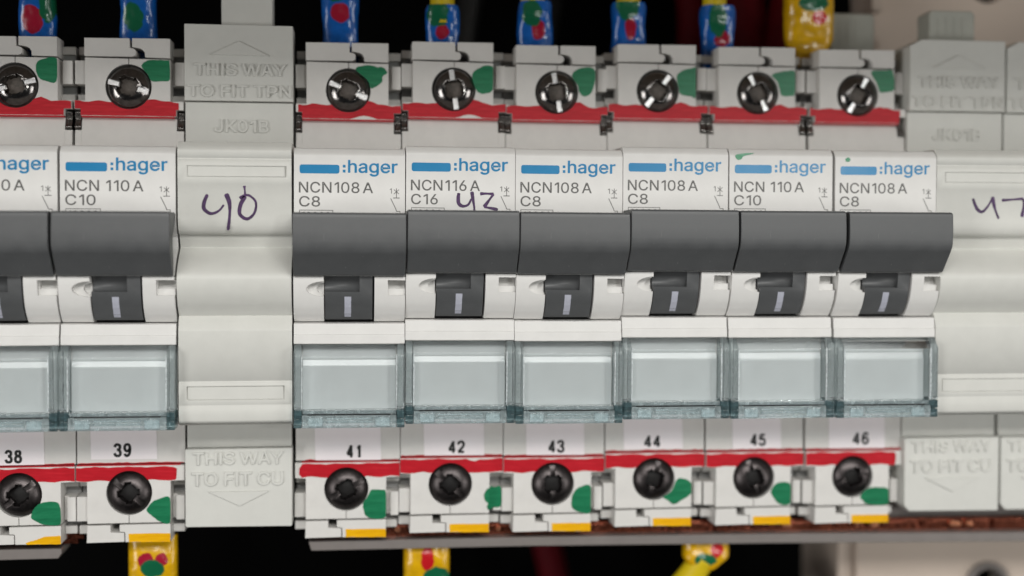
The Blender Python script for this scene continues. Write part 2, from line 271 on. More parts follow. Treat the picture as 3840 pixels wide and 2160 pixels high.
# ---------------------------------------------------------------- lettering
GLYPH = json.loads(r'''{"*":[453,[[201,223,206,331,114,272,89,315,186,365,89,415,114,459,206,400,201,509,250,509,246,400,337,459,362,415,266,365,362,315,337,272,246,331,250,223]]],"0":[453,[[227,-7,191,-3,158,7,130,24,105,48,85,77,69,113,57,155,50,202,48,254,50,306,57,353,69,395,85,431,106,461,130,484,159,502,191,512,227,516,262,512,295,502,323,484,348,461,368,431,384,395,396,353,403,306,405,254,403,202,396,155,384,113,368,77,348,48,323,24,295,7,263,-3],[227,50,250,52,271,60,290,74,306,92,320,116,330,144,338,176,342,213,344,254,342,295,338,332,330,365,320,393,306,416,290,435,271,449,250,457,227,460,203,457,182,449,163,435,147,416,134,393,123,365,115,332,111,295,109,254,111,213,115,176,123,144,134,116,147,92,163,74,182,60,203,52]]],"1":[453,[[76,0,76,55,391,55,391,0],[276,509,276,0,212,0,212,448,209,448,86,358,86,427,198,509]]],"2":[453,[[64,0,64,47,234,229,282,282,311,327,320,371,319,389,315,405,308,419,298,431,287,441,273,449,224,460,205,458,188,454,172,447,159,438,148,427,139,413,132,398,128,381,127,362,66,362,68,391,75,418,86,442,102,464,121,482,143,496,168,507,196,513,225,516,254,513,281,507,306,497,328,482,346,465,361,445,372,423,379,398,381,372,371,318,336,259,267,180,153,60,153,57,389,57,389,0]]],"3":[453,[[218,-7,188,-5,159,1,133,10,108,22,88,38,70,57,57,79,48,104,44,132,109,132,112,115,118,100,126,87,137,76,150,66,165,59,219,50,275,61,291,69,304,80,315,93,323,108,328,125,329,145,328,163,323,180,316,196,306,211,292,223,275,234,254,241,229,246,201,248,157,248,157,299,288,448,288,452,70,452,70,509,372,509,372,461,211,278,211,289,247,290,279,286,308,276,333,262,354,244,371,222,383,198,391,173,393,145,390,116,383,90,370,66,354,45,333,27,309,12,281,2,251,-5]]],"4":[453,[[40,105,40,158,247,509,311,509,109,166,109,163,413,163,413,105],[282,0,282,121,282,146,282,318,343,318,343,0]]],"5":[453,[[221,-7,192,-5,165,1,140,11,118,25,99,41,83,60,71,82,63,105,60,130,122,130,125,115,130,102,138,89,173,60,221,50,241,51,259,56,276,64,291,75,304,89,314,104,322,122,326,141,328,162,326,183,321,203,314,221,303,237,290,251,275,262,257,270,238,275,218,277,167,268,128,246,67,253,96,509,366,509,366,452,151,452,134,301,136,301,178,325,229,334,252,332,274,328,294,321,313,311,330,299,345,285,358,269,370,251,379,231,386,210,390,187,391,163,388,132,381,102,369,76,352,52,332,32,309,15,282,3,253,-4]]],"6":[453,[[226,-7,196,-4,168,3,142,15,119,31,100,51,84,74,73,101,66,130,64,162,65,187,71,212,80,239,137,340,252,509,322,509,151,261,145,261,165,288,196,307,235,314,265,312,291,305,316,295,337,280,355,262,370,240,380,215,387,187,389,157,387,127,379,98,368,73,352,50,333,30,310,14,284,3,257,-4],[226,48,245,50,263,55,279,63,293,73,304,86,314,101,322,119,326,137,327,157,326,178,322,196,314,213,304,228,293,241,279,251,263,259,245,264,226,265,207,264,190,259,174,252,160,241,148,229,138,214,131,197,126,179,125,158,126,138,131,119,138,102,148,86,160,73,174,63,190,55,207,50]]],"7":[453,[[97,0,323,448,323,452,62,452,62,509,391,509,391,449,165,0]]],"8":[453,[[226,-7,193,-5,163,1,136,11,111,25,91,42,74,62,62,84,54,109,52,135,53,156,58,176,65,195,75,212,87,228,101,241,117,252,134,260,153,265,153,267,129,276,109,289,93,308,80,330,73,354,70,380,73,405,79,429,90,450,106,469,124,485,146,498,170,508,197,514,226,516,255,514,282,508,306,498,328,485,346,469,361,450,373,429,379,405,382,380,379,354,372,330,359,308,343,289,323,276,300,267,300,265,319,260,335,252,351,241,365,228,377,212,387,195,395,176,399,156,401,135,398,109,391,84,378,62,362,42,341,25,317,11,289,1,259,-5],[226,49,248,50,267,54,285,60,300,69,313,79,323,91,331,106,335,121,337,139,335,157,330,173,322,189,312,202,298,213,283,223,265,230,247,234,226,235,206,234,187,230,169,223,154,213,140,202,130,189,122,173,117,157,115,139,117,121,121,106,129,91,139,79,152,69,167,60,185,54,205,50],[226,290,274,300,287,308,298,318,307,330,314,344,318,359,319,376,318,392,314,407,308,420,299,432,288,442,275,449,226,460,177,449,164,442,153,432,145,420,138,407,134,392,133,376,134,359,138,344,145,330,154,318,165,308,178,300]]],"9":[453,[[226,516,256,513,285,506,310,494,333,478,352,458,368,434,380,408,387,378,389,347,387,322,382,296,373,270,315,168,200,0,130,0,301,248,307,248,287,221,257,202,218,195,188,197,161,203,137,214,116,229,98,247,83,269,72,294,66,321,64,352,66,382,73,411,85,436,101,459,120,479,143,494,168,506,196,513],[226,460,207,459,190,454,174,446,160,435,148,423,138,407,131,390,127,372,125,352,127,331,131,313,138,295,148,280,160,268,174,257,190,250,207,245,226,243,245,245,263,249,279,257,293,267,305,280,314,295,322,312,326,330,327,350,326,371,322,390,314,407,305,422,293,435,279,446,263,454,245,459]]],":":[188,[[95,-4,83,-3,73,1,63,9,55,18,51,29,50,41,51,53,55,64,63,73,73,81,83,85,95,87,107,85,118,81,128,73,135,64,140,53,141,41,140,29,135,18,128,9,118,1,107,-3],[95,271,83,272,73,277,63,284,55,294,51,304,50,316,51,328,55,339,63,349,73,356,83,360,95,362,107,360,118,356,128,349,135,339,140,328,141,316,140,304,135,294,128,284,118,277,107,272]]],"A":[480,[[16,0,201,509,276,509,463,0,395,0,287,302,264,372,232,478,245,478,213,371,191,302,85,0],[110,142,110,199,370,199,370,142]]],"B":[456,[[60,0,60,509,241,509,274,507,304,501,329,491,350,477,367,461,381,442,390,421,396,398,398,374,397,353,393,336,387,320,356,286,315,267,315,262,331,260,347,254,363,245,378,234,391,220,402,203,411,184,416,161,418,136,416,111,410,88,400,67,386,48,368,31,344,18,317,8,284,2,247,0],[125,57,245,57,281,60,309,67,330,80,344,96,353,115,355,137,354,153,350,169,342,184,333,197,320,209,306,218,289,225,269,229,248,231,125,231],[125,285,238,285,288,296,302,304,314,314,323,326,330,340,335,355,336,372,333,393,326,412,313,429,294,442,270,449,240,452,125,452]]],"C":[510,[[267,-7,225,-3,186,7,150,25,119,49,92,79,70,115,53,157,44,203,40,254,44,305,53,352,70,393,92,429,119,459,150,484,186,501,225,512,267,516,340,504,362,496,383,485,402,471,419,456,435,438,448,418,459,397,467,373,473,348,408,348,389,395,357,428,315,449,267,456,237,453,209,445,184,432,161,414,141,391,125,364,113,332,106,295,103,254,106,213,113,177,125,145,141,117,161,94,184,76,210,63,237,56,267,53,315,60,357,81,389,114,408,160,473,160,467,135,459,112,448,91,435,71,420,53,402,38,383,24,363,13,341,5,317,-2,293,-6]]],"F":[410,[[60,0,60,509,369,509,369,452,125,452,125,278,346,278,346,221,125,221,125,0]]],"H":[517,[[60,0,60,509,125,509,125,289,392,289,392,509,457,509,457,0,392,0,392,232,125,232,125,0]]],"I":[300,[[31,0,31,57,118,57,118,452,31,452,31,509,269,509,269,452,183,452,183,57,269,57,269,0]]],"J":[396,[[185,-7,143,-2,106,11,75,33,52,63,38,100,33,145,33,173,98,173,98,145,100,117,108,93,122,74,139,61,160,53,185,50,209,53,230,61,248,74,261,93,269,117,272,145,272,509,336,509,336,145,332,100,318,63,294,33,263,11,227,-2]]],"K":[467,[[104,145,104,216,139,261,174,303,212,344,364,509,448,509,231,276,228,276],[60,0,60,509,125,509,125,334,124,225,125,193,125,0],[372,0,188,259,228,309,449,0]]],"N":[523,[[60,0,60,509,136,509,343,183,363,151,388,107,414,55,405,54,401,108,399,157,399,195,399,509,463,509,463,0,387,0,202,290,177,331,148,381,108,452,119,454,122,384,124,328,125,291,125,0]]],"O":[533,[[267,-7,225,-3,186,7,150,25,119,49,92,79,70,115,53,157,44,203,40,254,44,305,53,352,70,393,92,429,119,459,150,484,186,501,225,512,267,516,309,512,348,501,384,484,415,459,442,429,464,393,480,352,490,305,493,254,490,203,480,157,464,115,442,79,415,49,384,25,348,7,309,-3],[267,53,296,55,324,63,349,76,372,94,392,116,408,144,420,176,428,213,430,254,428,295,420,332,408,365,392,392,372,415,349,433,324,446,296,453,267,456,237,453,210,445,184,433,161,415,142,392,125,364,113,332,106,295,103,254,106,213,113,176,125,144,142,117,161,94,184,76,210,63,237,55]]],"P":[445,[[60,0,60,509,235,509,272,506,305,499,332,487,356,471,375,452,390,430,400,404,407,377,409,348,407,318,400,291,390,265,375,243,356,223,332,207,305,195,272,188,235,186,109,186,109,242,233,242,257,244,279,248,297,256,312,266,324,279,333,294,339,310,343,328,344,348,343,367,339,385,333,402,324,416,312,428,297,439,279,446,257,451,232,452,125,452,125,0]]],"S":[447,[[224,-9,188,-7,156,-1,128,9,102,23,81,40,64,60,51,83,42,109,38,137,104,137,108,118,114,102,123,88,136,76,150,66,166,59,224,49,246,50,267,54,286,60,303,69,317,79,329,92,338,106,344,122,346,139,344,154,340,168,332,179,296,205,245,222,184,239,145,253,112,269,86,289,67,313,56,341,52,372,54,400,62,425,75,448,92,468,113,484,138,498,165,508,195,514,227,516,259,514,289,508,316,498,340,484,360,468,377,449,390,427,398,403,401,378,337,378,332,402,320,421,302,437,280,449,254,456,225,459,204,457,185,454,167,448,152,440,139,430,129,418,121,405,117,391,115,376,117,359,122,345,131,334,169,308,212,293,264,279,312,264,359,238,395,198,402,180,407,161,408,139,406,112,399,87,386,64,370,43,349,25,323,11,294,0,261,-7]]],"T":[449,[[32,452,32,509,417,509,417,452,257,452,257,0,193,0,193,452]]],"U":[517,[[259,-8,220,-6,186,2,154,15,126,33,103,55,85,80,71,108,63,140,60,173,60,509,124,509,124,178,126,155,132,133,141,113,153,95,169,80,187,68,208,59,232,53,259,52,285,53,309,59,331,68,349,80,364,95,377,113,385,133,391,155,393,178,393,509,457,509,457,173,454,140,446,108,433,80,414,55,391,33,363,15,332,2,297,-6]]],"W":[686,[[155,0,16,509,82,509,163,196,175,145,187,94,197,40,189,40,200,94,211,145,224,196,306,509,380,509,462,196,474,145,486,94,497,40,488,40,499,94,510,145,523,196,603,509,670,509,530,0,455,0,368,323,351,391,336,475,350,475,335,395,318,323,230,0]]],"Y":[472,[[203,0,203,208,16,509,91,509,192,344,222,292,250,230,224,230,251,293,280,344,381,509,455,509,268,208,268,0]]],"a":[389,[[160,-9,137,-7,115,-3,94,5,76,15,60,29,48,45,38,63,32,84,30,108,32,128,36,146,43,161,53,174,64,184,78,193,125,211,178,220,234,227,265,235,271,240,274,246,276,255,276,257,267,297,240,322,196,331,149,322,118,301,100,274,41,291,51,313,64,331,79,346,95,358,114,368,133,375,194,384,239,379,286,360,300,350,312,336,322,320,330,301,335,278,337,251,337,0,277,0,277,52,272,52,252,25,215,1],[170,45,192,47,211,51,228,59,242,68,254,80,263,93,270,108,274,122,276,138,276,190,259,182,231,176,200,171,175,168,134,159,103,139,97,130,93,118,92,105,102,72,130,52]]],"e":[404,[[212,-8,177,-5,145,3,117,16,92,35,72,58,56,85,44,116,37,150,34,187,36,224,44,258,55,290,71,317,91,340,115,359,142,373,172,382,205,384,266,374,285,366,303,355,319,341,334,324,347,305,357,282,365,256,370,227,371,194,371,169,75,169,75,221,338,221,310,202,308,226,304,248,298,269,288,286,277,301,263,314,246,323,227,328,205,330,183,328,164,323,146,313,131,301,119,286,109,270,102,251,97,231,96,211,96,178,98,151,102,127,110,106,121,88,135,73,151,61,169,53,190,48,212,46,254,53,285,73,306,105,365,91,358,72,348,55,335,39,320,26,302,14,283,4,261,-3,237,-7]]],"g":[425,[[207,-151,180,-149,156,-146,134,-140,82,-110,51,-69,101,-41,122,-66,154,-88,207,-97,236,-95,261,-87,282,-75,298,-58,308,-34,311,-6,311,68,306,68,287,41,252,16,236,10,217,6,195,5,165,7,138,14,113,27,90,43,71,65,55,90,43,120,36,154,34,191,36,229,43,263,55,293,71,320,90,342,112,361,138,374,166,382,196,384,218,383,237,379,253,373,288,346,308,319,313,319,313,379,372,379,372,-9,370,-40,363,-67,350,-90,334,-109,314,-124,291,-136,265,-144,237,-149],[205,59,227,61,246,66,264,75,278,87,290,103,300,121,307,142,311,166,312,193,311,219,307,242,300,264,291,283,279,299,264,312,247,322,227,328,205,330,182,328,163,322,145,312,130,298,118,282,109,262,102,241,98,218,96,193,98,167,102,144,109,123,118,104,131,88,145,76,163,66,183,61]]],"h":[410,[[114,227,114,0,53,0,53,509,114,509,114,287,102,287,116,319,132,344,152,362,175,374,200,382,227,384,252,383,275,377,295,369,313,356,328,340,341,321,350,298,355,271,357,240,357,0,296,0,296,235,293,263,286,286,273,304,256,318,235,326,210,329,192,328,176,324,161,317,147,308,136,297,126,283,119,266,115,248]]],"r":[259,[[53,0,53,379,112,379,112,321,115,321,124,339,137,354,152,367,171,377,191,383,213,385,229,384,243,384,243,322,230,324,207,326,190,324,174,321,159,315,146,306,135,296,126,284,119,269,115,254,114,237,114,0]]]}''')
_tc = {}
GLYPH['1'] = [330, [[276, 509, 276, 0, 212, 0, 212, 436, 86, 358, 86, 427, 200, 509]]]
GLYPH['4'][1][0] = [40, 105, 40, 158, 247, 509, 311, 509, 107, 163, 413, 163, 413, 105]
GLYPH['I'] = [190, [[63, 0, 127, 0, 127, 509, 63, 509]]]
def _area(q): return sum(q[i][0] * q[(i + 1) % len(q)][1] - q[(i + 1) % len(q)][0] * q[i][1] for i in range(len(q))) / 2
def _inside(p, q):
    r = False
    for i in range(len(q)):
        (x0, y0), (x1, y1) = q[i], q[(i + 1) % len(q)]
        if (y0 > p[1]) != (y1 > p[1]) and p[0] < (x1 - x0) * (p[1] - y0) / (y1 - y0) + x0: r = not r
    return r
def text_mesh(s, u0, u1, vb, vt, w, mat, bold=0.0, ext=0.0, bev=0.0, ref='H'):
    """outline lettering: fills u0..u1, cap (or ascender) height vb..vt, lying on w"""
    k = (s, u0, u1, vb, vt, w, mat, bold, ext)
    if k in _tc: return _tc[k]
    x = 0; groups = []; xmin = 1e9; xmax = -1e9; top = CAPH
    for ch in s:
        if ch == ' ': x += 170; continue
        if ch == '\t': x += 90; continue
        adv, cs = GLYPH[ch]
        qs = [[(x + c[i], c[i + 1]) for i in range(0, len(c), 2)] for c in cs]
        sg = 1 if _area(max(qs, key=lambda q: abs(_area(q)))) > 0 else -1
        outs = [[q] for q in qs if _area(q) * sg > 0]
        for q in qs:
            if _area(q) * sg <= 0:
                for o_ in outs:
                    if _inside(q[0], o_[0]): o_.append(q); break
        for li, o_ in enumerate(outs): groups.append((li if ch != ':' else 0, o_))
        for q in qs: xmin = min(xmin, min(p[0] for p in q)); xmax = max(xmax, max(p[0] for p in q))
        x += adv
    if ref == 'max': top = max(p[1] for _, g in groups for q in g for p in q)
    sx = (u1 - u0) / (xmax - xmin); sy = (vt - vb) / top
    b = bmesh.new()
    for lay in sorted(set(g[0] for g in groups)):
        cu = bpy.data.curves.new('t', 'CURVE'); cu.dimensions = '2D'; cu.fill_mode = 'BOTH' if ext > 0 else 'FRONT'
        for li, g in groups:
            if li != lay: continue
            for q in g:
                s_ = cu.splines.new('POLY'); s_.points.add(len(q) - 1); s_.use_cyclic_u = True
                for p, (a, c) in zip(s_.points, q): p.co = (u0 + (a - xmin) * sx, vb + c * sy, 0, 1)
        cu.offset = bold; cu.extrude = ext; cu.bevel_depth = bev; cu.bevel_resolution = 1
        o = bpy.data.objects.new('t', cu); COL.objects.link(o)
        dg = bpy.context.evaluated_depsgraph_get(); dg.update()
        t = bpy.data.meshes.new_from_object(o.evaluated_get(dg), depsgraph=dg)
        bpy.data.objects.remove(o)
        for v in t.vertices:
            a, c, d = v.co; v.co = (a, -(w + d + 0.005 * lay), c)
        b.from_mesh(t); bpy.data.meshes.remove(t)
    me = bpy.data.meshes.new('t'); b.to_mesh(me); b.free()
    me.materials.append(M[mat])
    _tc[k] = me
    return me
CAPH = max(GLYPH['H'][1][0][1::2])

def join_text(name, parts, mat):
    b = bmesh.new()
    for m in parts: b.from_mesh(m)
    bmesh.ops.remove_doubles(b, verts=b.verts, dist=1e-5)
    me = bpy.data.meshes.new(name); b.to_mesh(me); b.free(); me.materials.append(M[mat]); return me

def flat(name, polys, w, mat):
    b = bmesh.new()
    for pl in polys: b.faces.new([b.verts.new(P3(u, v, w)) for u, v in pl])
    bmesh.ops.recalc_face_normals(b, faces=b.faces)
    for f in b.faces:
        if f.normal.y > 0: f.normal_flip()
    me = bpy.data.meshes.new(name); b.to_mesh(me); b.free(); me.materials.append(M[mat]); return me

def catmull(pts, n=5, closed=True):
    r = []; N = len(pts)
    rng = range(N) if closed else range(N - 1)
    for i in rng:
        g = lambda k: pts[k % N] if closed else pts[max(0, min(N - 1, k))]
        p0, p1, p2, p3 = g(i - 1), g(i), g(i + 1), g(i + 2)
        for j in range(n):
            t = j / n
            r.append(tuple(0.5 * ((2 * p1[a]) + (-p0[a] + p2[a]) * t + (2 * p0[a] - 5 * p1[a] + 4 * p2[a] - p3[a]) * t * t + (-p0[a] + 3 * p1[a] - 3 * p2[a] + p3[a]) * t ** 3) for a in (0, 1)))
    if not closed: r.append(pts[-1])
    return r

def stroke_mesh(name, strokes, w, mat, seed=0):
    """pen strokes: (points, width) ribbons with slightly changing width"""
    rnd = random.Random(seed); b = bmesh.new()
    for si, (pts, wd_) in enumerate(strokes):
        q = catmull(pts, 6, False); n = len(q); L = []; Rr = []
        for i, p in enumerate(q):
            a = q[max(0, i - 1)]; c = q[min(n - 1, i + 1)]
            d = Vector((c[0] - a[0], c[1] - a[1])); d.normalize()
            nn = Vector((-d.y, d.x)); t = i / (n - 1)
            h = wd_ * 0.66 * (0.85 + 0.25 * math.sin(t * 5 + si) + rnd.uniform(-.05, .05))
            if i == 0 or i == n - 1: h *= 0.6
            ww = w + si * 0.006
            L.append(b.verts.new(P3(p[0] + nn.x * h, p[1] + nn.y * h, ww))); Rr.append(b.verts.new(P3(p[0] - nn.x * h, p[1] - nn.y * h, ww)))
        for i in range(n - 1): b.faces.new((L[i], Rr[i], Rr[i + 1], L[i + 1]))
    for f in b.faces:
        f.normal_update()
        if f.normal.y > 0: f.normal_flip()
    me = bpy.data.meshes.new(name); b.to_mesh(me); b.free(); me.materials.append(M[mat]); return me

DIG = {'1': [[(.66, 1), (.66, 0)], [(.28, .72), (.48, .78), (.62, .94)]],
'2': [[(.08, .70), (.18, .88), (.5, .95), (.82, .87), (.88, .68), (.72, .48), (.35, .25), (.12, .09)], [(.05, .08), (.95, .08)]],
'3': [[(.10, .74), (.22, .90), (.5, .95), (.80, .87), (.82, .68), (.66, .56), (.40, .53)], [(.42, .53), (.74, .48), (.90, .29), (.80, .10), (.5, .05), (.2, .10), (.08, .28)]],
'4': [[(.70, 1), (.70, 0)], [(.68, .96), (.40, .62), (.08, .30)], [(.0, .27), (1, .27)]],
'5': [[(.88, .92), (.22, .92)], [(.25, .94), (.14, .48)], [(.13, .50), (.5, .61), (.80, .51), (.89, .31), (.78, .11), (.5, .05), (.2, .10), (.07, .26)]],
'6': [[(.86, .78), (.72, .92), (.48, .95), (.22, .80), (.12, .5), (.14, .25), (.3, .08), (.53, .05), (.79, .13), (.87, .32), (.76, .51), (.52, .58), (.30, .52), (.17, .38)]],
'8': [[(.5, .95), (.24, .88), (.18, .74), (.28, .60), (.5, .54), (.72, .60), (.82, .74), (.76, .88), (.5, .95)], [(.5, .54), (.2, .46), (.10, .28), (.2, .11), (.5, .05), (.8, .11), (.90, .28), (.8, .46), (.5, .54)]]}
DIG['9'] = [[(1 - a, 1 - c) for a, c in DIG['6'][0]]]
def bold_digits(s, u0, u1, vb, vt, w, mat):
    b = bmesh.new(); wch = (u1 - u0) / len(s); h = vt - vb; t = h * 0.215; k = 0
    for ci, ch in enumerate(s):
        x0 = u0 + ci * wch + t * .35; ww = wch - t * .95
        for st in DIG[ch]:
            P = [(x0 + a * ww, vb + (t * .5 if 0 < c < 1 and False else 0) + c * h) for a, c in st]
            q = catmull(P, 4, False) if len(P) > 2 else P
            L = []; Rr = []; n = len(q)
            for i, p in enumerate(q):
                a_ = q[max(0, i - 1)]; c_ = q[min(n - 1, i + 1)]
                d = Vector((c_[0] - a_[0], c_[1] - a_[1])); d.normalize(); nn = Vector((-d.y, d.x)) * t / 2
                L.append(b.verts.new(P3(p[0] + nn.x, p[1] + nn.y, w + k * .003))); Rr.append(b.verts.new(P3(p[0] - nn.x, p[1] - nn.y, w + k * .003)))
            for i in range(n - 1): b.faces.new((L[i], Rr[i], Rr[i + 1], L[i + 1]))
            k += 1
    for f in b.faces:
        f.normal_update()
        if f.normal.y > 0: f.normal_flip()
    me = bpy.data.meshes.new('number_print'); b.to_mesh(me); b.free(); me.materials.append(M[mat]); return me

def blob(name, pts, w, mat, th=0.07, jit=0.08, seed=0, cut_u=None, smooth=4):
    rnd = random.Random(seed)
    q = catmull(pts, smooth) if smooth else pts
    q = [(a + rnd.uniform(-jit, jit), c + rnd.uniform(-jit, jit)) for a, c in q]
    if cut_u is not None: q = [(min(a, cut_u + rnd.uniform(-.01, .01)), c) for a, c in q]
    mb = MB(); mb.ew(q, w - 0.02, w + th, 0.0)
    return mb.mesh(name, mat, 50)

# ---------------------------------------------------------------- prototype meshes of a circuit breaker
PW = 17.7
WT = -12.3                    # terminal face
UA, UB = 0.08, 17.62          # front part
DA, DB = -0.12, 17.36         # deep part
ARC = [(1.82, 2.0), (0.8, 1.95), (0.0, 1.8), (-0.9, 1.6), (-2.0, 1.25), (-3.1, 0.72), (-4.2, -0.1), (-5.0, -0.9), (-5.45, -1.45)]

def arc_w(v, off=0.0):
    pts = ARC
    for i in range(len(pts) - 1):
        if pts[i + 1][0] <= v <= pts[i][0] + 1e-6:
            g = lambda k: pts[max(0, min(len(pts) - 1, k))]
            t = (pts[i][0] - v) / (pts[i][0] - pts[i + 1][0]); p0, p1, p2, p3 = g(i - 1)[1], g(i)[1], g(i + 1)[1], g(i + 2)[1]
            return 0.5 * (2 * p1 + (-p0 + p2) * t + (2 * p0 - 5 * p1 + 4 * p2 - p3) * t * t + (-p0 + 3 * p1 - 3 * p2 + p3) * t ** 3) + off
    for (a, x), (b, y) in zip(pts, pts[1:]):
        if b <= v <= a: return x + (y - x) * (a - v) / (a - b) + off
    return pts[-1][1] + off

def make_housing():
    r = []
    mb = MB()
    mb.eu([(22.2, -12.9), (22.2, -1.6), (22.12, -1.25), (21.85, -.75), (21.45, -.32), (21.1, -.08), (20.8, 0), (10.4, 0), (9.2, -.6), (8, -2.5), (6.2, -2.6), (4.5, -.8), (3, .9), (1.9, 1.9), (1.9, -12.9)], UA, UB, 0.10)
    r.append(('front_shell', mb.mesh('front_shell', 'white')))
    mb = MB()
    mb.eu([(-5.58, -12.9), (-5.58, -.85), (-5.72, -.22), (-7.38, -.06), (-7.55, .12), (-7.7, .15), (-8.8, .17), (-8.95, .05), (-8.95, -12.9)], UA, UB, 0.07)
    r.append(('ribbed_sill', mb.mesh('ribbed_sill', 'white')))
    mb = MB(); mb.box(0.12, 17.58, -21.9, -9.1, -12.9, -2.05)
    r.append(('label_recess', mb.mesh('label_recess', 'white')))
    prof = [(v, arc_w(v)) for v in [1.82 - 7.27 * i / 30 for i in range(31)]] + [(-5.45, -12.9), (1.82, -12.9)]
    mb = MB(); mb.eu(prof, UA, 4.83, 0.09); l = mb.mesh('l', 'white')
    c = MB(); rx, rv = 2.85, 1.22; n = 28
    c.ew([(4.95 + rx * math.cos(2 * math.pi * i / n), -0.15 + rv * math.sin(2 * math.pi * i / n)) for i in range(n)], 0.35, 6, 0)
    l = cut(l, c, weighted=False)
    c = MB(); c.ew([(5.2 + 1.55 * math.cos(2 * math.pi * i / n), -0.12 + 0.95 * math.sin(2 * math.pi * i / n)) for i in range(n)], -0.6, 1.5, 0)
    r.append(('toggle_cheek', cut(l, c, weighted=False)))
    mb = MB(); mb.eu(prof, 12.76, UB, 0.09); q = mb.mesh('r', 'white')
    c = MB(); c.box(14.85, 19, -1.12, 1.27, 0.55, 6, 0); q = cut(q, c, weighted=False)
    c = MB(); c.box(14.95, 19, -0.1, 1.15, -0.6, 3, 0); r.append(('toggle_cheek', cut(q, c, weighted=False)))
    return r

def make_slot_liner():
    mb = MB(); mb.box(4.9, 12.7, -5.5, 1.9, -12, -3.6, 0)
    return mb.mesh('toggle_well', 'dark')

def lugs(sets):
    r = []
    for boxes in sets:
        mb = MB()
        for bx in boxes: mb.box(*bx)
        r.append(('side_lug', mb.mesh('side_lug', 'term')))
    return r

def make_upper_terminal():
    mb = MB(); r = []
    mb.eu([(21.2, -25), (21.2, -12.5), (24.8, -12.75), (27.0, -13.3), (27.72, -13.9), (27.72, -25)], 0.88, 16.18, 0.08)
    mb.eu([(21.2, -25), (21.2, -12.5), (24.8, -12.75), (25.55, -12.95), (25.55, -25)], DA, 0.89, 0.06)
    mb.eu([(21.2, -25), (21.2, -12.5), (24.8, -12.75), (25.55, -12.95), (25.55, -25)], 16.17, DB, 0.06)
    r.append(('terminal_shoulder', mb.mesh('terminal_shoulder', 'term')))
    mb = MB()
    mb.ew([(.88, 27.85), (16.18, 27.85), (16.18, 28.95), (DB, 28.95), (DB, 30.35), (15.24, 30.35), (15.22, 37.22), (1.6, 37.34), (1.62, 30.35), (DA, 30.35), (DA, 28.95), (.88, 28.95)], -16.5, WT, 0.07)
    bl = mb.mesh('b', 'term')
    c = MB(); c.lathe(8.53, 32.66, [(0, -17.5), (3.72, -17.5), (3.72, -10), (0, -10)], 48); bl = cut(bl, c)
    c = MB(); c.box(8.5, 8.64, 35.5, 38, -13.2, -11, 0); bl = cut(bl, c)
    mb = MB()
    mb.ew([(1.5, 37.56), (9.15, 37.60), (9.6, 37.8), (9.74, 38.15), (9.72, 38.6), (9.5, 38.85), (9.15, 38.98), (8.76, 39.02), (8.72, 40.6), (1.5, 40.55)], -17.5, WT, 0.07)
    r.append(('terminal_latch', mb.mesh('terminal_latch', 'term'))); mb = MB()
    mb.ew([(11.2, 37.52), (15.2, 37.46), (15.2, 40.66), (9.12, 40.62), (9.12, 39.16), (9.7, 39.12), (10.4, 38.98), (10.85, 38.72), (11.15, 38.3)], -17.5, WT, 0.07)
    r.append(('terminal_latch', mb.mesh('terminal_latch', 'term')))
    r += lugs([[(DA - .1, 1.58, 33.12, 36.98, -20, -13.5)], [(15.86, DB, 33.1, 36.96, -20, -13.5), (15.2, 15.9, 33.1, 36.96, -20, -15.0)],
               [(DA, 1.6, 38.3, 39.6, -24, -16.4)], [(15.2, DB, 38.3, 39.6, -24, -16.4)], [(DA, 1.6, 30.37, 31.6, -20, -15.4)], [(15.2, DB, 30.37, 31.6, -20, -15.4)]])
    bl.name = 'terminal_block'
    return bl, r

def make_inner(sign):
    mb = MB()
    a, b = (29.0, 39.2) if sign > 0 else (-41.4, -30.3)
    mb.box(DA + .03, DB - .03, a, b, -26, -17.6, 0.05)
    mb.box(1.8, 15.0, a + .4, b - .1, -26, -17.9, 0.05)
    return mb.mesh('terminal_inner_wall', 'recess')

def make_lower_terminal():
    r = []
    mb = MB()
    mb.box(DA, DB, -29.55, -21.9, -25, -12.9, 0.08)
    r.append(('terminal_shoulder', mb.mesh('terminal_shoulder', 'term')))
    mb = MB()
    mb.ew([(DA - .1, -29.85), (DB - .05, -29.85), (DB - .05, -32.4), (15.05, -32.45), (15.02, -39.36), (1.57, -39.4), (1.56, -32.5), (DA - .1, -32.4)], -16.5, WT, 0.07)
    bl = mb.mesh('b', 'term')
    c = MB(); c.lathe(8.34, -34.33, [(0, -17.5), (3.72, -17.5), (3.72, -10), (0, -10)], 48); bl = cut(bl, c)
    c = MB(); c.box(8.25, 8.38, -41, -38, -12.9, -11, 0); bl = cut(bl, c)
    mb = MB()
    mb.ew([(1.58, -39.72), (5.3, -39.68), (5.32, -40.88), (7.5, -41.0), (7.52, -42.5), (1.46, -42.58)], -17.5, WT, 0.06)
    r.append(('terminal_latch', mb.mesh('terminal_latch', 'term'))); mb = MB()
    mb.ew([(6.76, -39.66), (15.0, -39.62), (15.0, -42.66), (7.68, -42.55), (7.66, -40.98), (7.4, -40.86), (6.76, -40.82)], -17.5, WT, 0.06)
    r.append(('terminal_latch', mb.mesh('terminal_latch', 'term')))
    r += lugs([[(DA - .2, 1.54, -39.2, -35.12, -20, -13.5)], [(15.8, DB - .2, -39.16, -35.1, -20, -13.5), (15.1, 15.85, -39.16, -35.1, -20, -15.0)],
               [(DA - .2, 1.55, -41.7, -40.27, -24, -15.6)], [(15.05, DB - .4, -41.6, -40.3, -24, -15.6)], [(DA, 1.6, -33.6, -32.45, -20, -15.2)], [(15.1, DB, -33.6, -32.45, -20, -15.2)]])
    bl.name = 'terminal_block'
    return bl, r

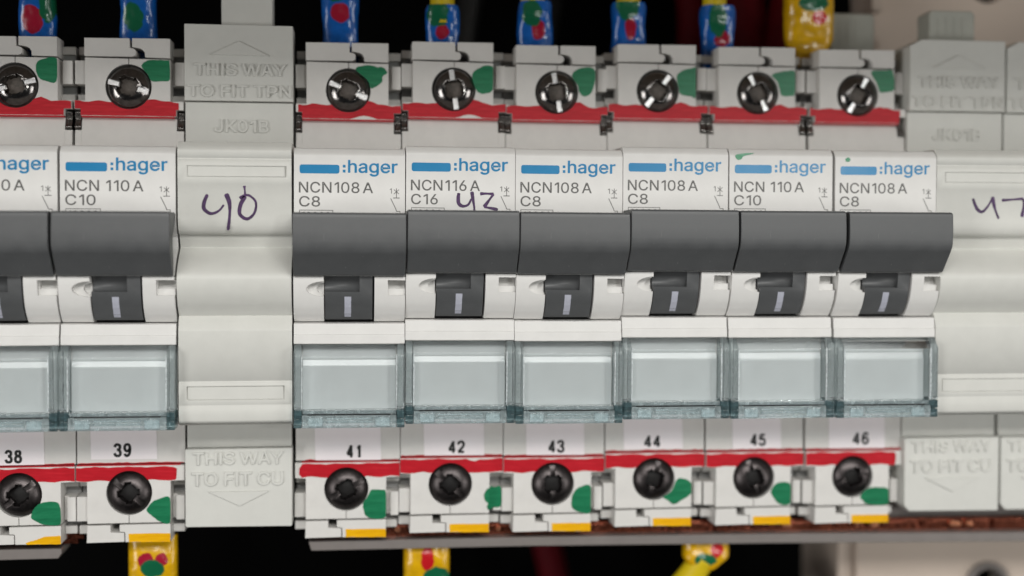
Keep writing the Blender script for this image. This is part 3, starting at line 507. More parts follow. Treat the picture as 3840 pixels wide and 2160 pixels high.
def make_screw(mat):
    mb = MB()
    mb.lathe(0, 0, [(0, -5), (3.58, -5), (3.58, -.55), (3.5, -.2), (3.25, .18), (2.8, .55), (2.2, .86), (1.5, 1.06), (.8, 1.14), (0, 1.16)], 64)
    me = mb.mesh('terminal_screw', mat, 60)
    for k in range(2):                                     # cross recess, tapering inwards
        t = 0.6; L = 1.95; c = MB()
        r0 = [(-L, -t), (L, -t), (L, t), (-L, t)]; r1 = [(-1.45, -.42), (1.45, -.42), (1.45, .42), (-1.45, .42)]
        a = math.radians(45 if k == 0 else 135); rt = lambda p: (p[0] * math.cos(a) - p[1] * math.sin(a), p[0] * math.sin(a) + p[1] * math.cos(a))
        c._ext([P3(*rt(p), 1.6) for p in r0], [P3(*rt(p), -.6) for p in r1], 0)
        me = cut(me, c, 50)
    c = MB(); c.lathe(0, 0, [(0, -.6), (1.15, -.6), (1.5, .9), (1.7, 1.5), (0, 1.5)], 32); me = cut(me, c, 50)
    c = MB(); c.box(-4.2, 4.2, -.43, .43, .30, 2.5, 0); me = cut(me, c, 50)
    o = bpy.data.objects.new('n', me); COL.objects.link(o)
    md = o.modifiers.new('b', 'BEVEL'); md.width = 0.09; md.segments = 2; md.limit_method = 'ANGLE'; md.angle_limit = math.radians(40); md.use_clamp_overlap = True
    dg = bpy.context.evaluated_depsgraph_get(); dg.update()
    r = bpy.data.meshes.new_from_object(o.evaluated_get(dg), depsgraph=dg); bpy.data.objects.remove(o)
    if 'custom_normal' in r.attributes: r.attributes.remove(r.attributes['custom_normal'])
    r.shade_smooth(); r.set_sharp_from_angle(angle=math.radians(50)); r.name = 'terminal_screw'
    return r

def make_slot_floor(sg):  # bright insert laid in the slot as a standing glint
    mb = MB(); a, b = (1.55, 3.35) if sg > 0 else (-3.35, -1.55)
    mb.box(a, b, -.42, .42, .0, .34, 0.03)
    return mb.mesh('screw_slot_glint', 'slot')

def make_clip():
    mb = MB()
    mb.eu([(28.85, -16), (28.85, -14.0), (28.5, -13.3), (27.4, -13.6), (26.6, -13.1), (26.1, -12.75), (25.78, -12.85), (25.66, -13.4), (25.66, -16)], 0, 0.93, 0.1)
    return mb.mesh('spring_clip', 'clip', 60)

def make_handle():
    mb = MB()
    mb.eu([(11.75, .2), (11.78, 6.0), (11.66, 6.4), (11.4, 6.62), (10.9, 6.7), (9, 6.8), (7.4, 6.78), (6.6, 6.68), (5.9, 6.4), (5.3, 5.95), (4.6, 5.3), (2.25, 3.25), (2.0, 2.95), (1.96, 2.55), (2.1, 2.25), (4.0, 2.4), (8.0, 3.2), (10.3, .2)], 0.13, 17.57, 0.16, 3)
    a = mb.mesh('x', 'handle')
    tp = [(2.6, 1.75), (0.8, 1.68), (-0.9, 1.33), (-2.0, .98), (-3.1, .45), (-4.2, -.37), (-4.9, -1.07), (-5.12, -1.35), (-5.12, -3.5), (2.6, -3.5)]
    mb = MB(); mb.eu(tp, 4.98, 12.46, 0.08); t = mb.mesh('t', 'handle')
    c = MB(); n = 24
    c.eu([(1.95, 4), (1.95, 0.9), (1.3, .2), (.5, -.1), (-.2, .0), (-.6, .4), (-.6, 4)], 4.0, 10.42, 0); t = cut(t, c)
    return joined('toggle_handle', [a, t], 'handle')

def make_mark():
    b = bmesh.new(); vs = [-1.38 - 3.42 * i / 8 for i in range(9)]
    tp = [(0.8, 1.68), (-0.9, 1.33), (-2.0, .98), (-3.1, .45), (-4.2, -.37), (-5.12, -1.35)]
    def tw(v):
        for (a, x), (c, y) in zip(tp, tp[1:]):
            if c <= v <= a: return x + (y - x) * (a - v) / (a - c)
    L = [b.verts.new(P3(8.05 + random.uniform(-.02, .02), v, tw(v) + .03)) for v in vs]; Rr = [b.verts.new(P3(9.1 + random.uniform(-.02, .02), v, tw(v) + .03)) for v in vs]
    for i in range(8): b.faces.new((L[i], L[i + 1], Rr[i + 1], Rr[i]))
    me = bpy.data.meshes.new('position_mark'); b.to_mesh(me); b.free(); me.materials.append(M['mark']); return me

ME_slot = []; ME_glint = []
def make_window():
    mb = MB()
    mb.eu([(-9.0, .25), (-10.3, 1.45), (-10.62, 1.7), (-19.3, 1.7), (-19.3, 1.05), (-10.8, 1.05), (-9.25, -.3), (-9.0, -.3)], 1.42, 16.3, 0.06)
    front = mb.mesh('label_window', 'clear')
    mb = MB()
    pr = [(-9.0, .3), (-10.3, 1.5), (-10.6, 1.74), (-19.22, 1.74), (-19.22, -1.7), (-9.0, -1.7)]
    mb.eu(pr, .12, 1.34, 0.26, 3); walls = [mb.mesh('window_side_wall', 'wall')]
    mb = MB(); mb.eu(pr, 16.38, 17.58, 0.26, 3); walls.append(mb.mesh('window_side_wall', 'wall'))
    mb = MB()
    mb.eu([(-20.12, 1.7), (-22.15, 1.66), (-22.2, -1.6), (-20.12, -1.6)], 1.42, 16.3, 0.12)
    mb.box(1.5, 16.25, -20.0, -19.4, -1.4, 1.25, 0.1)
    mb.box(2.35, 4.75, -21.9, -20.35, 1.6, 2.05, 0.2); mb.box(12.9, 15.3, -21.9, -20.35, 1.6, 2.05, 0.2)
    mb.box(5.2, 12.5, -20.75, -20.45, 1.6, 1.9, 0.08); mb.box(5.2, 12.5, -21.2, -21.0, 1.6, 1.85, 0.05)
    bar = mb.mesh('window_hinge_bar', 'bar')
    mb = MB(); mb.box(2.3, 15.35, -20.12, -20.02, 0.6, 1.78, 0); ME_slot.append(mb.mesh('hinge_slot', 'dark'))
    cor = []
    for a, b_ in ((.12, 1.38), (16.34, 17.58)):
        mb = MB(); mb.box(a, b_, -20.6, -19.28, -1.9, 1.8, 0.16); mb.box(a, b_, -22.15, -20.72, -1.9, 1.72, 0.16)
        cor.append(mb.mesh('window_hinge_corner', 'corner'))
    for a, b_ in ((1.33, 1.50), (16.22, 16.39)):  # thin ridges added to draw bright highlight lines beside the side walls
        mb = MB(); mb.eu([(-10.5, 1.6), (-10.65, 1.80), (-19.2, 1.80), (-19.25, 1.6)], a, b_, 0.04); ME_glint.append(mb.mesh('window_edge_glint', 'edgeglint'))
    return front, walls, bar, cor

def make_card():
    mb = MB()
    mb.eu([(-9.2, -3.0), (-9.2, -1.9), (-11.35, -1.9), (-11.5, -1.50), (-11.62, -1.40), (-12.35, -1.19), (-12.6, -1.13), (-12.9, -1.11), (-19.6, -1.1), (-19.9, -1.4), (-21.5, -1.5), (-21.5, -3.0)], 1.45, 16.25, 0.04)
    return mb.mesh('blank_label_card', 'card', 60)

random.seed(5)
ME = dict(housing=make_housing(), well=make_slot_liner(), 
          inu=make_inner(1), inl=make_inner(-1), screw=make_screw('screw'), screwd=make_screw('screwdark'),
          clip=make_clip(), handle=make_handle(), mark=make_mark(), card=make_card())
UT, UTP = make_upper_terminal(); LT, LTP = make_lower_terminal()
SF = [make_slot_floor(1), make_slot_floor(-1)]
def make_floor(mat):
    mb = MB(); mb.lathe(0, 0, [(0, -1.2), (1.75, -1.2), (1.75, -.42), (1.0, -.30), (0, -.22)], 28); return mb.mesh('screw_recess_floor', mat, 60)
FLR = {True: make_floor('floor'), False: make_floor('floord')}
ME['wf'], ME['ww'], ME['wb'], ME['wc'] = make_window()

# ---- printing on the front
def rrect(u0, u1, v0, v1, r, n=5):
    o = []
    for cx, cy, a0 in ((u1 - r, v1 - r, 0), (u0 + r, v1 - r, 90), (u0 + r, v0 + r, 180), (u1 - r, v0 + r, 270)):
        for i in range(n + 1):
            a = math.radians(a0 + 90 * i / n); o.append((cx + r * math.cos(a), cy + r * math.sin(a)))
    return o
LW = 0.025
logo_bar = flat('logo_bar', [rrect(0.98, 7.22, 18.08, 19.48, .35)], LW, 'blue')
logo = join_text('logo_lettering', [flat('x', [[(7.75, 18.28), (8.17, 18.28), (8.17, 18.72), (7.75, 18.72)], [(7.75, 19.05), (8.17, 19.05), (8.17, 19.49), (7.75, 19.49)]], LW, 'blue'),
                                text_mesh('hager', 8.59, 16.32, 18.27, 20.22, LW, 'blue', bold=0.028, ref='max'),
                                text_mesh('hager', 8.65, 16.38, 18.31, 20.25, LW + .012, 'blue', bold=0.028, ref='max')], 'blue')
def line(p, q, t):
    d = Vector((q[0] - p[0], q[1] - p[1])); d.normalize(); n = Vector((-d.y, d.x)) * t / 2
    return [(p[0] - n.x, p[1] - n.y), (q[0] - n.x, q[1] - n.y), (q[0] + n.x, q[1] + n.y), (p[0] + n.x, p[1] + n.y)]
_t = 0.11
_s = [line((15.74, 15.32), (16.70, 15.32), _t), line((16.22, 15.8), (16.22, 14.5), _t)]
symbol_lines = [line((15.82, 15.65), (16.64, 14.95), .1), line((16.64, 15.65), (15.82, 14.95), .1), line((16.23, 15.85), (16.23, 14.35), .1),
                line((15.72, 14.32), (16.74, 14.32), .12), line((15.32, 14.25), (16.12, 12.6), .11), line((16.12, 12.6), (16.25, 12.2), .11), line((16.25, 12.2), (16.85, 12.2), .1), line((16.8, 12.2), (16.8, 11.6), .1)]
def symbols():
    ms = [text_mesh('1', 15.18, 15.50, 15.02, 15.82, LW, 'greyprint')]
    for i, l in enumerate(symbol_lines): ms.append(flat('x', [l], LW + 0.002 * i, 'greyprint'))
    a_ = join_text('circuit_symbol_print', ms, 'greyprint'); ms = []
    b = [line((.92, 12.27), (6.25, 12.27), .1), line((.97, 12.2), (.97, 10.5), .1), line((6.2, 12.2), (6.2, 10.5), .1)]
    for i, l in enumerate(b): ms.append(flat('x', [l], LW + 0.003 * (i + 1), 'greyprint'))
    ms.append(text_mesh('10000', 1.35, 5.85, 10.5, 12.0, LW, 'greyprint', bold=0.0))
    return a_, join_text('rating_box_print', ms, 'greyprint')
sym = symbols()
def rating(kind):
    a, c = {'8': ('NCN108 A', 'C8'), '10': ('NCN 110 A', 'C10'), '16': ('NCN116 A', 'C16')}[kind]
    a = a.replace(' A', '\tA')
    w2 = {'8': 4.18, '10': 5.45, '16': 5.15}[kind]
    u1 = {'8': 12.5, '10': 12.7, '16': 11.9}[kind]
    return [text_mesh(a, .88, u1, 15.06, 16.72, LW, 'greyprint', bold=0.018), text_mesh(c, .92, w2, 12.86, 14.46, LW, 'greyprint', bold=0.018)]
RT = {k: rating(k) for k in ('8', '10', '16')}

# ---- measured individual marks (module coordinates, mm)
GU = {38: [(11.85, 35.24), (12.06, 36.45), (12.85, 36.91), (15.1, 37.11), (15.06, 33.37), (13.2, 33.45), (12.23, 34.04)],
39: [(10.64, 36.14), (11.44, 36.96), (12.63, 37.1), (14.63, 37.1), (15.13, 36.84), (15.18, 33.98), (13.82, 33.65), (12.22, 33.72), (11.63, 34.73)],
41: [(9.72, 36.26), (11.12, 36.85), (12.54, 36.88), (13.3, 36.6), (14.09, 36.71), (14.94, 36.02), (14.87, 35.59), (14.24, 35.15), (14.1, 34.16), (13.11, 33.36), (12.26, 33.2), (11.6, 34.6)],
42: [(11.58, 35.24), (12.62, 36.21), (13.89, 36.8), (14.94, 36.68), (15.27, 36.16), (15.18, 32.8), (13.71, 32.04), (12.65, 32.33), (12.01, 33.37)],
43: [(11.12, 35.55), (12.07, 36.62), (13.57, 37.02), (14.87, 36.79), (15.2, 35.64), (14.89, 33.73), (14.26, 32.44), (13.18, 32.1), (12.43, 32.83), (12.2, 33.88)],
44: [(11.83, 34.91), (12.37, 35.98), (13.81, 36.54), (15.0, 36.84), (15.2, 36.4), (15.2, 31.88), (14.22, 31.86), (12.58, 32.19), (12.21, 33.33)],
45: [(10.97, 35.74), (12.26, 36.39), (14.47, 36.7), (15.15, 36.45), (15.2, 35.38), (15.15, 32.6), (14.51, 32.32), (12.84, 32.38), (12.09, 34.6)],
46: [(10.98, 36.6), (11.91, 37.1), (13.6, 37.12), (14.73, 37.1), (15.15, 35.78), (15.2, 34.52), (15.0, 33.61), (13.46, 33.22), (12.52, 33.39), (12.13, 34.64)]}
GL = {38: [(10.22, -37.94), (11.26, -36.1), (13.33, -35.52), (14.84, -36.18), (14.9, -39.3), (12.46, -39.3), (11.23, -38.82)],
39: [(11.16, -37.34), (12.06, -35.91), (13.47, -35.36), (15.0, -35.33), (15.0, -39.3), (13.45, -39.3), (12.19, -38.37)],
41: [(11.79, -35.87), (12.57, -34.57), (14.26, -34.6), (15.0, -35.07), (15.0, -39.15), (12.06, -39.23), (11.28, -38.1), (11.15, -36.78)],
42: [(14.1, -36.39), (14.4, -35.5), (15.0, -35.13), (15.1, -36.5), (15.1, -38.7), (14.75, -38.6), (14.6, -38.18), (14.83, -37.74), (14.3, -37.2)],
43: [(11.65, -37.38), (12.09, -35.73), (13.29, -34.91), (15.0, -34.94), (15.04, -39.23), (13.02, -39.3), (11.81, -38.58)],
44: [(10.05, -37.46), (11.42, -36.58), (12.48, -34.48), (14.17, -34.51), (15.0, -35.28), (15.0, -36.94), (13.28, -38.12), (11.9, -38.85), (10.97, -38.23)],
45: [(11.48, -36.82), (12.4, -35.47), (14.35, -35.21), (15.0, -35.99), (15.0, -37.83), (14.86, -39.03), (13.22, -39.14), (11.96, -38.05)],
46: [(9.73, -37.96), (11.05, -36.6), (13.59, -36.34), (15.0, -36.83), (15.0, -39.3), (11.08, -39.3), (10.27, -38.58)]}
STK = {38: (0.4, 12.39, -29.5, 6.01, 8.99, -29.1, -27.05), 39: (2.0, 12.81, -28.8, 5.69, 8.82, -28.36, -26.25), 41: (2.99, 14.18, -29.5, 8.28, 11.13, -29.1, -27.0),
42: (3.74, 14.16, -29.45, 7.91, 11.0, -29.05, -27.03), 43: (3.67, 13.92, -29.42, 7.5, 10.58, -29.0, -26.97), 44: (3.0, 13.58, -29.2, 6.59, 9.79, -28.85, -26.87),
45: (4.54, 13.42, -29.35, 7.73, 10.8, -28.77, -26.75), 46: (4.05, 14.43, -29.4, 8.38, 11.69, -28.7, -26.67)}
POSE = {38: (-.3205, -.2901, .0024), 39: (-.1938, -.2731, -.0021), 41: (.1717, -.322, -.0038), 42: (.1082, .1297, -.0054), 43: (.0063, -.1033, -.0048),
44: (-.0553, .3964, -.0027), 45: (.0088, .2837, -.0004), 46: (.2745, .1786, -.0013)}
KIND = {38: '10', 39: '10', 41: '8', 42: '16', 43: '8', 44: '8', 45: '10', 46: '8'}
SA = {38: 15, 39: -14, 41: -22, 42: 98, 43: 100, 44: 52, 45: 117, 46: 62}
SB = {38: 40, 39: 140, 41: 28, 42: -42, 43: 92, 44: 75, 45: 110, 46: 20}
LAB = {38: 'miniature circuit breaker cut off by the left edge, number sticker 38 below its clear window',
39: 'circuit breaker rated C10, number sticker 39, left of the blank module marked 40',
41: 'miniature circuit breaker rated C8 directly right of the blank module marked 40, sticker 41',
42: 'miniature circuit breaker rated C16 with 42 handwritten in violet ink on its front',
43: 'miniature circuit breaker rated C8 with number sticker 43, right of the C16 breaker',
44: 'circuit breaker rated C8 with number sticker 44, left of the breaker with a green smear',
45: 'miniature circuit breaker rated C10 with a green smear above its blue logo, sticker 45',
46: 'circuit breaker rated C8 with a green dot above its logo, rightmost of the row'}

def stripe(n, top, seed):
    rnd = random.Random(seed)
    if top:
        a, b_ = (-0.05, DB - .02)
        if n == 41: a = 0.25
        if n == 39: b_ = 16.6
        if n == 46: b_ = 16.3
        up = [(a + (b_ - a) * i / 22, 30.25 + 0.12 * math.sin(i * 1.3 + seed) + rnd.uniform(-.06, .06)) for i in range(23)]
        up = [(u, v + (0.9 * math.exp(-((u - 12.0) / 1.1) ** 2) if n in (41, 43, 42) else 0.5 * math.exp(-((u - 12.6) / 1.2) ** 2))) for u, v in up]
        lo = []
        for i in range(23):
            u = b_ - (b_ - a) * i / 22; v = 27.90 + rnd.uniform(0, .03)
            if n in (41, 42) and 9.2 < u < 13.3: v += 0.55 * math.sin(math.pi * (u - 9.2) / 4.1)
            lo.append((u, v))
        lo = [(u, v if .9 < u < 16.15 else max(v, 28.98)) for u, v in lo]
        l2 = []
        for (u, v), (u2, v2) in zip(lo, lo[1:] + [lo[-1]]):
            l2.append((u, v))
            if u > 16.15 > u2: l2 += [(16.17, 28.98), (16.16, 27.9)]
            if u > .9 > u2: l2 += [(.9, 27.9), (.89, 28.98)]
        lo = l2
        return up[::-1] + lo[::-1]
    a, b_ = (-0.18, DB - .07)
    if n == 41: a = 0.2
    if n == 39: b_ = 16.3
    if n == 46: b_ = 16.5
    up = [(a + (b_ - a) * i / 22, -30.03 + 0.08 * math.sin(i * .9 + seed) + rnd.uniform(-.06, .06)) for i in range(23)]
    lo = [(b_ - (b_ - a) * i / 22, -32.28 + 0.10 * math.sin(i * 1.1 + seed * 2) + rnd.uniform(-.05, .05)) for i in range(23)]
    if n == 41:
        up[0] = (a + .3, -30.75); lo[-1] = (a + .25, -31.8)
    if n in (39, 46):
        up[-1] = (b_ - .2, -30.4); lo[0] = (b_ - .3, -32.0); lo[1] = (lo[1][0] + .3, lo[1][1])
    if n == 42:
        up = [(u, v + (-.55 * math.exp(-((u - 12.3) / .8) ** 2))) for u, v in up]; lo = [(u, v - 0.25 * math.exp(-((u - 12.6) / 1.) ** 2)) for u, v in lo]
    return up + lo

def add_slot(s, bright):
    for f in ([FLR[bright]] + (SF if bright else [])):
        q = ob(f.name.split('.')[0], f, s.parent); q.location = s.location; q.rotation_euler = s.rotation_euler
for n in (38, 39, 41, 42, 43, 44, 45, 46):
    dx, dy, rr = POSE[n]; k = n - 41
    # module turns about its own middle
    t = thing('circuit_breaker', LAB[n], 'circuit breaker', (k * PW + PW / 2 + dx, dy, 0), 'circuit breakers clipped in a row', -rr)
    def add(name, me, par=t, **kw):
        o = ob(name, me, par, **kw)
        if par is t: o.location = (-PW / 2, 0, 0)
        return o
    for nm, me in ME['housing']: add(nm, me)
    add('toggle_well', ME['well'])
    ut = add('terminal_block', UT); lt = add('terminal_block', LT)
    for nm, me in UTP: ob(nm, me, ut)
    for nm, me in LTP: ob(nm, me, lt)
    ob('terminal_inner_wall', ME['inu'], ut); ob('terminal_inner_wall', ME['inl'], lt)
    s = ob('terminal_screw', ME['screw'], ut, label='shiny dark screw head with bright glint inserts in its worn slot'); s.location = P3(8.53, 32.66, WT - .1); s.rotation_euler = (math.radians(-3 + (n % 3)), -math.radians(SA[n]), math.radians(2 - n % 4))
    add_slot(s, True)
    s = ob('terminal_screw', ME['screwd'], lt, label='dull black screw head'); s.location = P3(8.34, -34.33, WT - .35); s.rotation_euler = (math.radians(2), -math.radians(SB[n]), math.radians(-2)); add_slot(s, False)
    c = ob('spring_clip', ME['clip'], ut); c.location = (-.2, 0, 0)
    c = ob('spring_clip', ME['clip'], ut); c.location = (16.38, 0, 0)
    h = add('toggle_handle', ME['handle']); ob('position_mark', ME['mark'], h)
    wdw = add('label_window', ME['wf']); ob('window_hinge_bar', ME['wb'], wdw); ob('hinge_slot', ME_slot[0], wdw)
    for q in ME_glint: ob('window_edge_glint', q, wdw)
    for q in ME['ww']: ob('window_side_wall', q, wdw)
    for q in ME['wc']: ob('window_hinge_corner', q, wdw)
    add('blank_label_card', ME['card'])
    add('logo_bar', logo_bar); add('logo_lettering', logo)
    for q in RT[KIND[n]]: add('rating_print', q)
    add('circuit_symbol_print', sym[0]); add('rating_box_print', sym[1])
    st_ = blob('red_paint_stripe', stripe(n, True, n), WT, 'red', 0.05, 0.015, n, None, 0); c = MB(); c.lathe(8.53, 32.66, [(0, -13), (3.66, -13), (3.66, -11), (0, -11)], 48)
    add('red_paint_stripe', cut(st_, c))
    # paint that ran over the lip below the stripe
    mb = MB(); a, b_ = (0.95, 16.1); segs = []
    mb.box(a, b_ if n != 39 else 15.8, 27.62, 27.86, -13.8, -12.55, 0)
    add('red_paint_drip', mb.mesh('red_paint_drip', 'red'))
    st_ = blob('red_paint_stripe', stripe(n, False, n + 9), WT, 'red', 0.05, 0.015, n + 3, None, 0); c = MB(); c.lathe(8.34, -34.33, [(0, -13), (3.66, -13), (3.66, -11), (0, -11)], 48)
    add('red_paint_stripe', cut(st_, c))
    mb = MB(); mb.box(0.9 if n == 41 else -.1, 16.6 if n in (39,) else 17.2, -29.83, -29.66, -12.9, -12.5, 0)
    rnd = random.Random(n); q = [(i * 17.1 / 24 + .05, -29.36 + rnd.uniform(-.1, .06)) for i in range(25)]
    if n == 41: q = [(u, v if u < 3 else -29.47 + rnd.uniform(-.02, .02)) for u, v in q if u > .9]
    mb.ew(q + [(q[-1][0], -29.54), (q[0][0], -29.54)], -12.92, -12.84, 0)
    add('red_paint_drip', mb.mesh('red_paint_drip', 'red'))
    add('green_paint_mark', blob('green_paint_mark', GU[n], WT, 'green', 0.07, 0.05, n + 20, 15.2))
    add('green_paint_mark', blob('green_paint_mark', GL[n], WT, 'green', 0.07, 0.05, n + 40, 15.03))
    if n == 42:
        add('green_paint_mark', blob('green_paint_mark', [(15.05, -35.2), (16.0, -35.1), (17.1, -35.15), (17.12, -38.3), (15.85, -38.6), (15.05, -38.75)], -13.44, 'green', 0.06, 0.02, 4))
    # yellow band across the bottom lip
    yb = [(8.22, -41.15), (14.97, -41.2), (14.98, -42.62), (8.28, -42.5)]
    if n == 38: yb = [(9.3, -42.3), (11.2, -41.75), (12.4, -41.35), (14.97, -41.25), (14.98, -42.62), (9.6, -42.52)]
    ybs = []
    for i in range(len(yb)):
        a, b2 = yb[i], yb[(i + 1) % len(yb)]
        for j in range(6): ybs.append((a[0] + (b2[0] - a[0]) * j / 6 + rnd.uniform(-.04, .04), a[1] + (b2[1] - a[1]) * j / 6 + rnd.uniform(-.04, .03)))
    mb = MB(); mb.ew(ybs, WT - .02, WT + .07, 0)
    add('yellow_paint_mark', mb.mesh('yellow_paint_mark', 'yellow', 50))
    # number sticker
    a, b_, vb, d0, d1, db, dt = STK[n]
    WS = -12.9
    mb = MB(); mb.ew([(a, -22.6), (b_ - .12, -22.6), (b_, vb + rnd.uniform(-.08, .05)), (a + .15, vb)], WS - .01, WS + .1, 0)
    st = add('number_sticker', mb.mesh('number_sticker', 'paper'))
    ob('number_print', bold_digits(str(n), d0, d1, db, dt, WS + .12, 'black'), st)
    if n == 42:
        add('handwritten_number', stroke_mesh('handwritten_number', [([(8.54, 14.7), (8.44, 13.86), (8.55, 13.01), (9.19, 12.6), (10.04, 12.85), (10.55, 13.8)], .42), ([(10.62, 14.95), (10.78, 13.88), (11.0, 12.6), (11.07, 11.6)], .40), ([(11.95, 14.62), (13.0, 14.66), (14.15, 14.6)], .40), ([(14.12, 14.6), (13.4, 13.6), (12.6, 12.5)], .42), ([(12.6, 12.5), (13.4, 12.38), (14.35, 12.2), (14.8, 12.0)], .38)], 0.045, 'ink', 2))
    if n == 45:
        add('green_paint_mark', blob('green_paint_mark', [(1.04, 21.0), (1.2, 20.5), (1.6, 20.25), (2.1, 20.45), (2.5, 20.9), (4.2, 21.4), (2.6, 21.35), (1.5, 21.2)], 0.0, 'faintgreen', 0.05, 0.02, 3))
    if n == 46:
        add('green_paint_mark', blob('green_paint_mark', [(1.85, 20.75), (2.3, 20.95), (2.62, 20.65), (2.5, 20.3), (2.1, 20.2), (1.82, 20.4)], 0.0, 'faintgreen', 0.09, 0.02, 3))

# ---------------------------------------------------------------- blanking modules
def make_blank_front():
    mb = MB()
    mb.eu([(22.7, -12.9), (22.7, -1.7), (22.6, -1.3), (22.1, -.65), (21.5, -.15), (21.1, 0), (20.1, 0), (20.0, -.22), (19.88, 0), (16.0, 0), (15.9, -.12), (10.6, -.12), (9.6, -.3), (8.8, -.8), (8.15, -1.4), (8.05, -2.2), (6.1, -3.4), (5.9, -3.2), (4.6, -1.2), (3.2, .5), (2.2, 1.4), (1.0, 1.85), (-.4, 1.75), (-1.8, 1.3), (-3.2, .5), (-4.4, -.6), (-4.75, -1.0), (-4.9, -.75), (-6.9, .1), (-7.1, .12), (-14.95, .12), (-15.05, -.1), (-15.2, .1), (-18.7, .1), (-18.85, -.02), (-19.0, .1), (-20.2, .1), (-21.2, -.1), (-21.8, -.6), (-22.1, -1.5), (-22.15, -12.9)], 0.05, 17.65, 0.0)
    me = mb.mesh('front_cover', 'blank', 28)
    c = MB(); c.box(1.5, 16.9, 17.1, 18.87, -.22, 3, 0); me = cut(me, c)
    c = MB(); c.box(1.3, 16.45, -18.0, -15.8, -.14, 3, 0); me = cut(me, c)
    mb = MB(); mb.box(1.62, 16.6, 17.2, 18.77, -1, -.04, 0.05); mb.box(1.45, 16.3, -17.9, -15.92, -1, 0.0, 0.05)
    p = mb.mesh('x', 'blank')
    return joined('front_cover', [me, p], 'blank')

def make_blank_deep(ch_=0.02):
    r = []
    mb = MB(); mb.box(-.15, 17.42, 21.5, 30.05, -25, -12.0, 0.12); r.append(('code_panel', mb.mesh('code_panel', 'blank')))
    mb = MB(); mb.ew([(-.15, 30.2), (17.45, 30.2), (17.42, 42.62), (-.12 + 2.2 * ch_, 42.68), (-.12, 42.66 - 1.1 * ch_)], -18, -11.0, 0.22, 3); r.append(('upper_end_panel', mb.mesh('upper_end_panel', 'blank')))
    mb = MB(); mb.box(-.2, 17.0, -27.3, -21.5, -25, -12.6, 0.08); r.append(('lower_step', mb.mesh('lower_step', 'blank')))
    mb = MB(); mb.ew([(-.4, -27.35), (17.15, -27.35), (17.1, -40.35), (16.9, -40.5), (-.2 + 0.8 * ch_, -40.35), (-.38, -40.1 + 0.8 * ch_)], -18, -11.0, 0.2, 3); r.append(('lower_end_panel', mb.mesh('lower_end_panel', 'blank')))
    kw = dict(bold=0.012, ext=0.18, bev=0.07); W = -10.94
    K = {'upper_end_panel': [('THIS WAY', 1.5, 16.3, 34.35, 36.2), ('TO FIT TPN', .45, 17.1, 30.85, 32.72)],
         'lower_end_panel': [('THIS WAY', .95, 15.6, -29.9, -27.95), ('TO FIT CU', .75, 15.6, -33.45, -31.3)], 'code_panel': [('JK01B', 4.6, 13.35, 25.15, 27.1)], 'lower_step': []}
    A = {'upper_end_panel': [(3.98, 37.7), (13.64, 37.6), (8.7, 40.0)], 'lower_end_panel': [(3.3, -34.45), (8.5, -36.95), (13.36, -34.5)]}
    out = []
    for nm, me in r:
        ch = [('raised_lettering', text_mesh(s_, a, b, c, d, W if nm != 'code_panel' else -11.94, 'blank', **kw)) for s_, a, b, c, d in K[nm]]
        if nm in A:
            mb = MB(); mb.ew(A[nm], -11.1, -10.70, 0.10); ch.append(('raised_arrow', mb.mesh('raised_arrow', 'blank')))
        out.append((nm, me, ch))
    return out

BF, BD, BD2 = make_blank_front(), make_blank_deep(), make_blank_deep(1.0)
def make_stem():
    mb = MB(); mb.box(5.65, 14.1, 41.0, 56, -17, -12.6, 0.5)
    return mb.mesh('locating_stem', 'blank')
STEM = make_stem()
for n, x, dy, lab in ((40, -PW, 0.0, 'pale grey blank module with 40 handwritten in violet, between two circuit breakers'),
                      (47, 6 * PW + .25, 0.0, 'pale grey blank module with 47 handwritten, right of the last circuit breaker'),
                      (48, 7 * PW + .45, -0.1, 'pale grey blank module mostly beyond the right edge, right of the one marked 47')):
    t = thing('blanking_module', lab, 'blanking module', (x, dy, 0), 'blank modules filling unused places')
    ob('front_cover', BF, t)
    for nm, me, ch in (BD if n == 40 else BD2):
        ep = ob(nm, me, t)
        for cn, cm in ch: ob(cn, cm, ep)
    if n == 40:
        ob('locating_stem', STEM, t)
        ob('handwritten_number', stroke_mesh('handwritten_number', [([(4.62, 14.37), (4.11, 13.12), (4.1, 12.08), (5.12, 11.36), (6.34, 11.78), (7.15, 12.75)], .42), ([(7.48, 14.49), (7.98, 13.14), (8.05, 11.48), (7.78, 8.77)], .52),
            ([(10.32, 15.75), (10.38, 15.1), (10.44, 14.3)], .32), ([(9.58, 13.77), (10.44, 14.25), (11.2, 14.15), (12.08, 13.17), (11.87, 11.5), (10.74, 10.55), (9.61, 11.28), (9.72, 12.74), (10.44, 14.1)], .44)], -.09, 'ink', 1), t)
    if n == 47:
        ox = -x
        m = stroke_mesh('handwritten_number', [([(a + ox, b) for a, b in q], w_) for q, w_ in (([(112.89, 14.5), (113.4, 13.2), (113.9, 12.5), (114.67, 12.3), (115.7, 13.4), (116.39, 14.76)], .4), ([(116.35, 14.8), (116.77, 12.9), (117.49, 11.09)], .45), ([(118.0, 14.2), (119.9, 14.35), (121.8, 14.5)], .4), ([(121.8, 14.5), (121.9, 13.2), (121.6, 11.4)], .42))], -.09, 'ink', 3)
        ob('handwritten_number', m, t)

